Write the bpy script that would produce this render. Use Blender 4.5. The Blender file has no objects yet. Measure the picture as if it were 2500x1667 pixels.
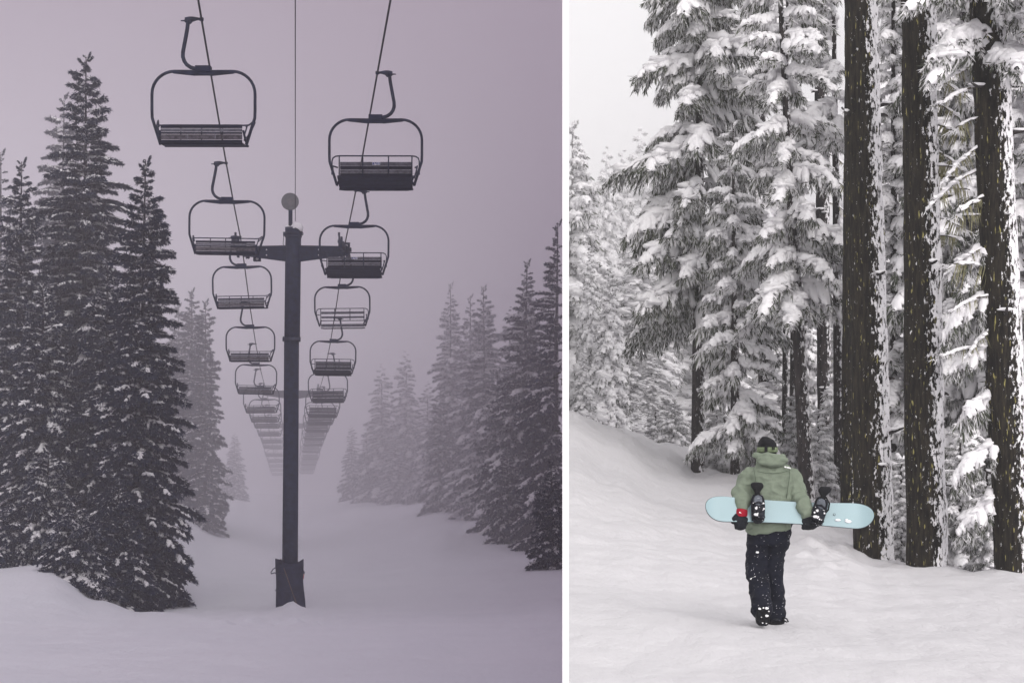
import bpy, bmesh, math, random
import numpy as np
from mathutils import Vector, Matrix, noise

C = bpy.context.scene.collection
R = math.radians
F = 3826.0          # focal length in photograph pixels (2500 px wide)
CX, HY = 1250.0, 1127.0

# ------------------------------------------------------------------ camera
cam_d = bpy.data.cameras.new('camera')
cam_d.lens = 36.0 * F / 2500.0
cam_d.sensor_width = 36.0
cam_d.shift_y = (HY - 833.5) / 2500.0
cam_d.clip_end = 3000
cam_d.clip_start = 0.1
cam = bpy.data.objects.new('camera', cam_d)
C.objects.link(cam)
cam.rotation_euler = (R(90), 0, 0)
bpy.context.scene.camera = cam

WX = (1381 - CX) / F     # the added wall runs along x = WX * y

# ------------------------------------------------------------------ sky
SUN_EL, SUN_AZ = R(29), R(152)
LEFT_SKY = (0.385, 0.312, 0.380)
RIGHT_SKY = (0.93, 0.92, 0.94)
w = bpy.data.worlds.new("World")
bpy.context.scene.world = w
w.use_nodes = True
nt = w.node_tree
nt.nodes.clear()
out = nt.nodes.new('ShaderNodeOutputWorld')
bg = nt.nodes.new('ShaderNodeBackground')
sky = nt.nodes.new('ShaderNodeTexSky')
sky.sky_type = 'NISHITA'
sky.sun_disc = False
sky.sun_elevation = SUN_EL
sky.sun_rotation = SUN_AZ
tc = nt.nodes.new('ShaderNodeTexCoord')
dot = nt.nodes.new('ShaderNodeVectorMath'); dot.operation = 'DOT_PRODUCT'
nl = math.hypot(1, WX)
dot.inputs[1].default_value = (1 / nl, -WX / nl, 0)
nt.links.new(tc.outputs['Generated'], dot.inputs[0])
stp = nt.nodes.new('ShaderNodeMapRange')
stp.inputs['From Min'].default_value = -0.001
stp.inputs['From Max'].default_value = 0.001
nt.links.new(dot.outputs['Value'], stp.inputs['Value'])
cloud = nt.nodes.new('ShaderNodeMix'); cloud.data_type = 'RGBA'
cloud.inputs['A'].default_value = (*[c * 10 for c in LEFT_SKY], 1)
cloud.inputs['B'].default_value = (*[c * 10 for c in RIGHT_SKY], 1)
nt.links.new(stp.outputs['Result'], cloud.inputs['Factor'])
# overcast: the cloud layer hides nearly all of the clear sky behind it
over = nt.nodes.new('ShaderNodeMix'); over.data_type = 'RGBA'
over.inputs['Factor'].default_value = 0.96
nt.links.new(sky.outputs['Color'], over.inputs['A'])
nt.links.new(cloud.outputs['Result'], over.inputs['B'])
nt.links.new(over.outputs['Result'], bg.inputs['Color'])
bg.inputs['Strength'].default_value = 0.1
nt.links.new(bg.outputs['Background'], out.inputs['Surface'])

sun_d = bpy.data.lights.new('sun', 'SUN')
sun_d.energy = 2.7
sun_d.angle = R(60)
sun_d.color = (1, 0.96, 0.93)
sun = bpy.data.objects.new('sun', sun_d)
C.objects.link(sun)
sdir = Vector((math.cos(SUN_EL) * math.sin(SUN_AZ), math.cos(SUN_EL) * math.cos(SUN_AZ), math.sin(SUN_EL)))
sun.rotation_euler = sdir.to_track_quat('Z', 'Y').to_euler()

S = bpy.context.scene
S.render.engine = 'CYCLES'
S.view_settings.view_transform = 'Standard'
S.view_settings.look = 'None'
S.view_settings.exposure = 0
S.view_settings.gamma = 1
S.view_settings.use_curve_mapping = False
S.cycles.max_bounces = 10
S.cycles.diffuse_bounces = 7
S.cycles.glossy_bounces = 2
S.cycles.volume_bounces = 3
S.cycles.volume_max_steps = 64
S.cycles.use_denoising = True

# ------------------------------------------------------------------ helpers
def at(px, py, d):
    return Vector(((px - CX) / F * d, d, (HY - py) / F * d))

def tag(o, label=None, cat=None, group=None, kind=None):
    if label: o['label'] = label
    if cat: o['category'] = cat
    if group: o['group'] = group
    if kind: o['kind'] = kind
    return o

def empty(name, loc=(0, 0, 0), rz=0):
    o = bpy.data.objects.new(name, None)
    o.empty_display_size = 0.2
    o.location = loc
    o.rotation_euler = (0, 0, rz)
    C.objects.link(o)
    return o

def link(name, mesh, parent=None):
    o = bpy.data.objects.new(name, mesh)
    if parent is not None: o.parent = parent
    C.objects.link(o)
    return o

class MB:
    """collects verts/faces/material indices for one mesh"""
    def __init__(s): s.v = []; s.f = []; s.m = []
    def add(s, vs, fs, m=0):
        b = len(s.v); s.v.extend(vs)
        for f in fs:
            s.f.append(tuple(i + b for i in f)); s.m.append(m)
    def box(s, a, b, m=0, M=None):
        x0, y0, z0 = a; x1, y1, z1 = b
        vs = [(x0,y0,z0),(x1,y0,z0),(x1,y1,z0),(x0,y1,z0),(x0,y0,z1),(x1,y0,z1),(x1,y1,z1),(x0,y1,z1)]
        if M is not None: vs = [tuple(M @ Vector(v)) for v in vs]
        s.add(vs, [(0,3,2,1),(4,5,6,7),(0,1,5,4),(1,2,6,5),(2,3,7,6),(3,0,4,7)], m)
    def tube(s, pts, rad, n=8, m=0, flat=None):
        pts = [Vector(p) for p in pts]
        if not hasattr(rad, '__len__'): rad = [rad] * len(pts)
        rings = []; up = None
        for i, p in enumerate(pts):
            t = (pts[min(i+1, len(pts)-1)] - pts[max(i-1, 0)])
            if t.length < 1e-9: t = Vector((0, 0, 1))
            t.normalize()
            if up is None:
                up = Vector((0, 1, 0)) if abs(t.y) < .9 else Vector((1, 0, 0))
            a = up - t * up.dot(t)
            if a.length < 1e-5: a = t.orthogonal()
            a.normalize(); b = t.cross(a); up = a
            fl = 1 if flat is None else flat
            rings.append([tuple(p + (a * math.cos(2*math.pi*k/n) * fl + b * math.sin(2*math.pi*k/n)) * rad[i]) for k in range(n)])
        vs = [v for r in rings for v in r]
        fs = []
        for i in range(len(pts)-1):
            for k in range(n):
                fs.append((i*n+k, i*n+(k+1)%n, (i+1)*n+(k+1)%n, (i+1)*n+k))
        fs.append(tuple(reversed(range(n)))); fs.append(tuple((len(pts)-1)*n+k for k in range(n)))
        s.add(vs, fs, m)
    def ell(s, c, r, nu=10, nv=7, m=0, nz=0, seed=0, M=None):
        c = Vector(c); vs = []; fs = []
        for j in range(1, nv):
            th = math.pi * j / nv
            for i in range(nu):
                ph = 2 * math.pi * i / nu
                d = Vector((math.sin(th)*math.cos(ph), math.sin(th)*math.sin(ph), math.cos(th)))
                k = 1 + nz * noise.noise(d * 2.1 + Vector((seed * 3.7, 0, seed)))
                q = Vector((d.x*r[0]*k, d.y*r[1]*k, d.z*r[2]*k))
                if M is not None: q = M @ q
                vs.append(tuple(c + q))
        q0 = Vector((0, 0, r[2])); q1 = Vector((0, 0, -r[2]))
        if M is not None: q0 = M @ q0; q1 = M @ q1
        vs.append(tuple(c + q0)); vs.append(tuple(c + q1))
        T, B = len(vs)-2, len(vs)-1
        for i in range(nu):
            fs.append((T, i, (i+1) % nu)); fs.append((B, (nv-2)*nu+(i+1) % nu, (nv-2)*nu+i))
            for j in range(nv-2):
                fs.append((j*nu+i, (j+1)*nu+i, (j+1)*nu+(i+1) % nu, j*nu+(i+1) % nu))
        s.add(vs, fs, m)
    def loft(s, secs, n=16, m=0, power=2.0, cap=True):
        """secs: (center, rx, ry[, rotation matrix]) horizontal ellipses joined into a skin"""
        vs = []; fs = []
        for sc in secs:
            c = Vector(sc[0]); M = sc[3] if len(sc) > 3 else None
            for k in range(n):
                a = 2*math.pi*k/n; ca, sa = math.cos(a), math.sin(a)
                q = Vector((sc[1]*math.copysign(abs(ca)**(2/power), ca), sc[2]*math.copysign(abs(sa)**(2/power), sa), 0))
                if M is not None: q = M @ q
                vs.append(tuple(c + q))
        for i in range(len(secs)-1):
            for k in range(n):
                fs.append((i*n+k, i*n+(k+1) % n, (i+1)*n+(k+1) % n, (i+1)*n+k))
        if cap:
            fs.append(tuple(reversed(range(n)))); fs.append(tuple((len(secs)-1)*n+k for k in range(n)))
        s.add(vs, fs, m)
    def mesh(s, name, mats, smooth=False):
        me = bpy.data.meshes.new(name)
        me.from_pydata(s.v, [], s.f)
        for mt in (mats if isinstance(mats, (list, tuple)) else [mats]): me.materials.append(mt)
        me.polygons.foreach_set('material_index', s.m)
        if smooth is True: me.polygons.foreach_set('use_smooth', [True] * len(s.f))
        elif smooth: me.polygons.foreach_set('use_smooth', [mm in smooth for mm in s.m])
        me.update()
        return me
    def build(s, name, mats, parent=None, smooth=False):
        return link(name, s.mesh(name, mats, smooth), parent)

def children(o): return [c for c in list(C.objects) if c.parent == o]

class Proto:
    """a thing and its parts as a list, so that copying is quick"""
    def __init__(s, name): s.name = name; s.parts = []   # (name, mesh, sub-parts, matrix, props)
    def part(s, name, mesh, subs=(), M=None, label=None): s.parts.append((name, mesh, subs, M, label))
    def place(s, loc, rz=0, scale=1.0):
        r = empty(s.name, loc, rz); r.scale = (scale,) * 3
        for n, me, subs, M, lab in s.parts:
            o = link(n, me, r)
            if M is not None: o.matrix_local = M
            if lab: o['label'] = lab
            for sn, sme in subs: link(sn, sme, o)
        return r

# ------------------------------------------------------------------ materials
def mat(name, col, rough=0.8, var=0.0, scale=8.0, bump=0.0, metal=0.0, spec=0.3, col2=None, bscale=None, coord='Object'):
    m = bpy.data.materials.new(name); m.use_nodes = True
    n = m.node_tree; b = n.nodes['Principled BSDF']
    b.inputs['Roughness'].default_value = rough
    b.inputs['Metallic'].default_value = metal
    b.inputs['Specular IOR Level'].default_value = spec
    tcn = n.nodes.new('ShaderNodeTexCoord')
    nz = n.nodes.new('ShaderNodeTexNoise'); nz.inputs['Scale'].default_value = scale; nz.inputs['Detail'].default_value = 5
    n.links.new(tcn.outputs[coord], nz.inputs['Vector'])
    c2 = col2 if col2 else tuple(min(1, c * (1 + var)) for c in col)
    c1 = col if col2 else tuple(c * (1 - var) for c in col)
    mx = n.nodes.new('ShaderNodeMix'); mx.data_type = 'RGBA'
    mr = n.nodes.new('ShaderNodeMapRange'); mr.inputs['From Min'].default_value = .35; mr.inputs['From Max'].default_value = .65
    n.links.new(nz.outputs['Fac'], mr.inputs['Value']); n.links.new(mr.outputs['Result'], mx.inputs['Factor'])
    mx.inputs['A'].default_value = (*c1, 1); mx.inputs['B'].default_value = (*c2, 1)
    n.links.new(mx.outputs['Result'], b.inputs['Base Color'])
    if bump:
        bz = n.nodes.new('ShaderNodeTexNoise'); bz.inputs['Scale'].default_value = bscale or scale * 3; bz.inputs['Detail'].default_value = 6
        n.links.new(tcn.outputs[coord], bz.inputs['Vector'])
        bp = n.nodes.new('ShaderNodeBump'); bp.inputs['Strength'].default_value = bump; bp.inputs['Distance'].default_value = .03
        n.links.new(bz.outputs['Fac'], bp.inputs['Height']); n.links.new(bp.outputs['Normal'], b.inputs['Normal'])
    return m

M = {}
M['snow'] = mat('snow', (.86, .85, .87), .6, .03, 3, .35, spec=.2, bscale=14)
M['frost'] = mat('frost', (.86, .85, .865), .8, .06, 6, spec=.1)
def thin(m, f):
    """lets part of the light through: rime and snow flecks on thin twigs"""
    n = m.node_tree; p = n.nodes['Principled BSDF']; o = n.nodes['Material Output']
    t = n.nodes.new('ShaderNodeBsdfTranslucent'); x = n.nodes.new('ShaderNodeMixShader'); x.inputs[0].default_value = f
    n.links.new(p.inputs['Base Color'].links[0].from_socket, t.inputs['Color'])
    n.links.new(p.outputs[0], x.inputs[1]); n.links.new(t.outputs[0], x.inputs[2]); n.links.new(x.outputs[0], o.inputs['Surface'])
thin(M['frost'], .5)
M['needle'] = mat('needle', (.062, .070, .050), .75, .45, 2.5, spec=.2)
M['needle_blue'] = mat('needle_blue', (.010, .018, .042), .8, .4, 2.0, spec=.15)
M['wood'] = mat('wood', (.055, .045, .038), .9, .3, 10)
M['navy'] = mat('navy_metal', (.015, .021, .046), .7, .35, 6, .2, spec=.25)
M['navy2'] = mat('worn_metal', (.026, .032, .056), .65, .4, 9, .2, spec=.3)
M['slat_light'] = mat('slat_light', (.125, .128, .150), .7, .35, 14, spec=.3)
M['slat_dark'] = mat('slat_dark', (.010, .013, .028), .7, .3, 12, spec=.25)
M['slat_brown'] = mat('slat_brown', (.085, .078, .090), .75, .5, 16, spec=.25)
M['cable'] = mat('cable', (.012, .013, .018), .6, .2, 20)
M['disc'] = mat('disc_grey', (.14, .14, .145), .6, .1, 10)
M['disc2'] = mat('disc_ring', (.18, .17, .17), .6, .1, 10)
M['pad'] = mat('pad_blue', (.016, .020, .045), .85, .35, 5, .4)
M['white'] = mat('white_paint', (.90, .90, .90), .6, .01, 3)
M['sticker_blue'] = mat('sticker_blue', (.04, .07, .30), .5, .1, 30)
M['red'] = mat('red_cord', (.45, .05, .05), .7, .1, 30)
M['bamboo'] = mat('bamboo', (.13, .085, .06), .8, .3, 30)
M['lichen'] = mat('lichen', (.20, .19, .11), .95, .35, 8)

# ------------------------------------------------------------------ ground
def hermite(cols, table, colq, dq):
    """table: per column a list of (d, z); smooth lookup"""
    res = []
    ld = np.log(np.maximum(dq, 1.0))
    for knots in table:
        kd = np.log([k[0] for k in knots]); kz = np.array([k[1] for k in knots], float)
        sl = np.zeros(len(kz))
        for i in range(len(kz)):
            a, b = max(0, i-1), min(len(kz)-1, i+1)
            sl[i] = (kz[b]-kz[a])/(kd[b]-kd[a])
        idx = np.clip(np.searchsorted(kd, ld) - 1, 0, len(kd)-2)
        h = kd[idx+1]-kd[idx]; t = np.clip((ld-kd[idx])/h, 0, 1)
        res.append((2*t**3-3*t**2+1)*kz[idx] + (t**3-2*t**2+t)*h*sl[idx] + (-2*t**3+3*t**2)*kz[idx+1] + (t**3-t**2)*h*sl[idx+1])
    res = np.array(res)
    cols = np.array(cols, float)
    ci = np.clip(np.searchsorted(cols, colq) - 1, 0, len(cols)-2)
    t = np.clip((colq-cols[ci])/(cols[ci+1]-cols[ci]), 0, 1); t = t*t*(3-2*t)
    ar = np.arange(len(colq))
    return res[ci, ar]*(1-t) + res[ci+1, ar]*t

LC = [-400, 0, 120, 240, 340, 440, 540, 715, 900, 1100, 1240, 1375]
near = [(1, -1.62), (8, -1.62), (12.8, -1.85), (20, -2.45), (30, -3.25)]
LT = [
 near + [(40, -3.2), (50, -2.9), (57, -2.8), (70, -2.8), (105, -2), (220, 0), (500, 2)],
 near + [(40, -3.75), (50, -3.85), (57, -3.75), (70, -3.9), (105, -3), (220, -1), (500, 0)],
 near + [(40, -3.85), (50, -3.75), (57, -3.6), (66, -4.4), (105, -3.5), (220, -2), (500, -2)],
 near + [(40, -4.05), (50, -4.55), (57, -4.6), (70, -4.6), (105, -3.6), (220, -3), (500, -3)],
 near + [(40, -4.15), (50, -4.85), (57, -5.3), (70, -5.0), (105, -3.5), (220, -3), (500, -3)],
 near + [(40, -4.15), (50, -4.85), (57, -5.3), (70, -5.1), (85, -4.4), (105, -3.45), (160, -3.5), (220, -3), (500, -5)],
 near + [(40, -4.15), (57, -5.35), (70, -5.55), (90, -5.3), (120, -4.1), (170, -3.8), (220, -4.4), (500, -6)],
 near + [(40, -4.15), (57, -5.35), (70, -5.6), (90, -5.75), (130, -5.5), (170, -5.0), (220, -4.65), (300, -6.5), (500, -9)],
 near + [(40, -4.15), (57, -5.3), (70, -5.5), (90, -5.5), (130, -4.6), (160, -3.8), (220, -4.65), (300, -6.5), (500, -9)],
 near + [(40, -4.1), (57, -5.2), (80, -5.0), (100, -4.2), (125, -3.7), (150, -3.5), (220, -4), (300, -6.5), (500, -9)],
 near + [(40, -4.1), (57, -5.1), (75, -4.9), (92, -4.3), (120, -3.5), (150, -3.3), (220, -4), (500, -7)],
 near + [(40, -4.0), (57, -4.9), (70, -4.85), (82, -4.75), (120, -3.6), (150, -3.3), (220, -4), (500, -7)],
]
RC = [1385, 1500, 1620, 1700, 1800, 1950, 2060, 2150, 2300, 2500, 3300]
rn = [(1, -1.62), (8, -1.62), (12, -1.57)]
RT = [
 rn + [(20, -1.25), (25, -.70), (30, .15), (35, .95), (38, 1.18), (44, 1.2), (60, .6), (500, -3)],
 rn + [(20, -1.30), (25, -.85), (30, -.20), (35, .48), (39, .80), (44, .85), (60, .3), (500, -3)],
 rn + [(20, -1.38), (25, -1.02), (30, -.62), (34, -.20), (37, .25), (42, .44), (60, .2), (500, -3)],
 rn + [(20, -1.42), (25, -1.12), (30, -.72), (35, -.27), (38, .0), (42, .35), (60, 0), (500, -3)],
 rn + [(20, -1.46), (25, -1.25), (30, -.85), (34, -.33), (38, -.35), (44, -.2), (60, -.4), (500, -3)],
 rn + [(16, -1.52), (22, -1.5), (26, -1.35), (32, -.75), (38, -.7), (60, -1), (500, -3)],
 rn + [(16, -1.56), (22, -1.58), (26, -1.5), (30, -1.15), (38, -1.2), (60, -1.5), (500, -3)],
 rn + [(16, -1.6), (22, -1.68), (26, -1.70), (28, -1.8), (34, -2.2), (60, -2.6), (500, -3)],
 rn + [(16, -1.6), (22, -1.72), (25, -1.80), (27, -1.95), (34, -2.6), (60, -3), (500, -3)],
 rn + [(16, -1.6), (20, -1.7), (24, -1.80), (26, -2.0), (34, -2.7), (60, -3), (500, -3)],
 rn + [(16, -1.6), (20, -1.7), (24, -1.80), (26, -2.0), (34, -2.7), (60, -3), (500, -3)],
]
def ground_np(x, y, right):
    yy = np.maximum(y, 4.0)
    col = CX + F * x / yy
    z = hermite(RC, RT, col, yy) if right else hermite(LC, LT, col, yy)
    return z
def gz(x, y, right):
    return float(ground_np(np.array([x]), np.array([y]), right)[0])

FEET = [((a-CX)/F*d, d) for a, d in ((2136, 26), (2264, 25), (2480, 24), (1704, 36), (2072, 30), (1797, 34), (1975, 32))]
def bumps(x, y, right):
    v = Vector((x, y, 0))
    near_ = min(1, max(0, (abs(y) - 5) / 6))
    k = noise.fractal(v * 0.35, 1, 2, 4) * 0.07 + noise.fractal(v * Vector((1.6, .5, 0)).length * .6, 1, 2, 3) * 0.022
    if right:
        for tx, ty in FEET:
            q2 = (x-tx)**2+(y-ty)**2
            if q2 < 4: k += .08*math.exp(-((math.sqrt(q2)-.25)/.38)**2)*(1+.5*noise.noise(Vector((x*3, y*3, 1))))
        k += noise.fractal(Vector((x * 2.6, y * 1.2, 4)), 1, 2, 4) * 0.03
        q = CX + F * x / max(y, 4)
        if 34 < y < 44 and q < 1720:   # broken face of the bank
            k += noise.fractal(Vector((x * 1.1, y * 1.1, 0)), 1, 2, 4) * .12
        if 1900 < q < 2120 and 17 < y < 31:   # lumpy drift in front of the big trunks
            g = math.exp(-((q-2010)/70)**2) * math.exp(-((y-24.5)/4)**2)
            k += g * (abs(noise.fractal(Vector((x * 1.6, y * 1.0, 2)), 1, 2, 3)) * .28 + .03)
    else:
        q = CX + F * x / max(y, 4)
        g = math.exp(-((q-712)/42)**2) * math.exp(-((y-54.5)/1.8)**2)
        k += g * (.28 + .25*noise.noise(Vector((x*2, y*2, 0))))
        if 8 < y < 60:
            g = math.exp(-((q-700)/170)**2) * math.exp(-((y-44)/7)**2)
            k += g * .30 * noise.fractal(Vector((x*1.7, y*.6, 5)), 1, 2, 4)
            k += .05 * noise.fractal(Vector((x*1.1, y*.45, 9)), 1, 2, 4)
    return k * near_ + (0 if near_ else 0)

def ground_sheet(name, right, mt, label=None):
    ys = [-40, -20, -8, 0, 4, 7, 9]
    y = 9.0
    while y < 520:
        y += (.10 if y < 30 else .16 if y < 46 else .4 if y < 90 else 1.6 if y < 230 else 12) * (1 if right or y < 16 else 1.3)
        ys.append(y)
    gs = [0.0]; g = 0
    while g < 420:
        g += (.07 if g < 9 else .14 if g < 16 else .35 if g < 40 else 3 if g < 120 else 20) * (1 if right else 1.35)
        gs.append(g)
    sg = 1 if right else -1
    Y, G = np.meshgrid(np.array(ys), np.array(gs), indexing='ij')
    X = WX * np.maximum(Y, 0) + sg * G
    Z = ground_np(X.ravel(), Y.ravel(), right)
    xs, yl = X.ravel(), Y.ravel()
    vs = []
    for a, b, c in zip(xs.tolist(), yl.tolist(), Z.tolist()):
        k = bumps(a, b, right) if (9 < b < 235 and abs(a) < 60) else 0
        vs.append((a, b, c + k))
    ny, nx = Y.shape
    fs = []
    for i in range(ny-1):
        o = i*nx
        for j in range(nx-1):
            q = (o+j, o+j+1, o+nx+j+1, o+nx+j)
            fs.append(q if right else q[::-1])
    me = bpy.data.meshes.new(name)
    me.from_pydata(vs, [], fs); me.materials.append(mt)
    me.polygons.foreach_set('use_smooth', [True]*len(fs)); me.update()
    o = link(name, me); o['kind'] = 'structure'
    return o

def snow_ground_mat(name, a, b):
    m = bpy.data.materials.new(name); m.use_nodes = True
    n = m.node_tree; p = n.nodes['Principled BSDF']
    p.inputs['Roughness'].default_value = .65; p.inputs['Specular IOR Level'].default_value = .15
    t = n.nodes.new('ShaderNodeTexCoord')
    n1 = n.nodes.new('ShaderNodeTexNoise'); n1.inputs['Scale'].default_value = .35; n1.inputs['Detail'].default_value = 6
    n.links.new(t.outputs['Object'], n1.inputs['Vector'])
    mx = n.nodes.new('ShaderNodeMix'); mx.data_type = 'RGBA'
    mx.inputs['A'].default_value = (*a, 1); mx.inputs['B'].default_value = (*b, 1)
    n.links.new(n1.outputs['Fac'], mx.inputs['Factor'])
    n.links.new(mx.outputs['Result'], p.inputs['Base Color'])
    mp = n.nodes.new('ShaderNodeMapping'); mp.inputs['Scale'].default_value = (1, .55, 1)
    n.links.new(t.outputs['Object'], mp.inputs['Vector'])
    n2 = n.nodes.new('ShaderNodeTexNoise'); n2.inputs['Scale'].default_value = 5.5; n2.inputs['Detail'].default_value = 8; n2.inputs['Roughness'].default_value = .6
    n.links.new(mp.outputs['Vector'], n2.inputs['Vector'])
    bp = n.nodes.new('ShaderNodeBump'); bp.inputs['Strength'].default_value = .8; bp.inputs['Distance'].default_value = .055
    n.links.new(n2.outputs['Fac'], bp.inputs['Height']); n.links.new(bp.outputs['Normal'], p.inputs['Normal'])
    return m
M['gsnowL'] = snow_ground_mat('slope_snow', (.77, .79, .84), (.84, .85, .90))
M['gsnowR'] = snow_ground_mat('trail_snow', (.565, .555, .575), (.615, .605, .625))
ground_sheet('ski_slope_ground', False, M['gsnowL'])
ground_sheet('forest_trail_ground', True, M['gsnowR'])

# ------------------------------------------------------------------ added wall
def divider():  # added, not part of the place; blocks sky and sun between the two sides
    y0, y1, H = 2.0, 270.0, 38.0
    hw = 8.0 / F * y0
    nx, ny = 1/nl, -WX/nl
    b = MB()
    vs = []
    for y in (y0, y1):
        for s in (-1, 1):
            for z in (-9.5, H):
                vs.append((WX*y + s*hw*nx, y + s*hw*ny, z))
    b.add(vs, [(0,1,3,2),(4,6,7,5),(0,4,5,1),(2,3,7,6),(1,5,7,3),(0,2,6,4)])
    o = b.build('added_divider', M['white'])
    tag(o, 'added tall thin white wall seen edge on between the foggy slope and the forest', 'divider')
divider()

# ------------------------------------------------------------------ haze
def volume_box(name, pts, z0, z1, dens, col, aniso=0.0):
    b = MB(); n = len(pts)
    vs = [(x, y, z0) for x, y in pts] + [(x, y, z1) for x, y in pts]
    fs = [tuple(reversed(range(n))), tuple(range(n, 2*n))] + [(i, (i+1) % n, n+(i+1) % n, n+i) for i in range(n)]
    b.add(vs, fs)
    m = bpy.data.materials.new(name + '_air'); m.use_nodes = True
    t = m.node_tree; t.nodes.clear()
    o = t.nodes.new('ShaderNodeOutputMaterial'); v = t.nodes.new('ShaderNodeVolumePrincipled')
    v.inputs['Color'].default_value = (*col, 1); v.inputs['Density'].default_value = dens
    v.inputs['Anisotropy'].default_value = aniso
    t.links.new(v.outputs['Volume'], o.inputs['Volume'])
    ob = b.build(name, m); ob['kind'] = 'stuff'
    return ob
volume_box('haze', [(-260, -45), (260, -45), (260, 560), (-260, 560)], -11.5, 40, .0010, (.97, .97, .98))
volume_box('fog', [(WX*8.5, 8.5), (WX*480, 480), (-220, 480), (-220, 8.5)], -10.4, 29, .0012, (.90, .87, .92))
volume_box('fog', [(WX*73.6, 73.6), (WX*470, 470), (-210, 470), (-210, 73.6)], -10.2, 28.5, .0125, (.875, .85, .89))
volume_box('mist', [(WX*44.4, 44.4), (120, 44.4), (120, 200), (WX*200, 200)], -10.3, 29.5, .020, (.98, .98, .985))

# ------------------------------------------------------------------ boughs
def nrm(a): return a / (np.linalg.norm(a, axis=-1, keepdims=True) + 1e-9)

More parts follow.
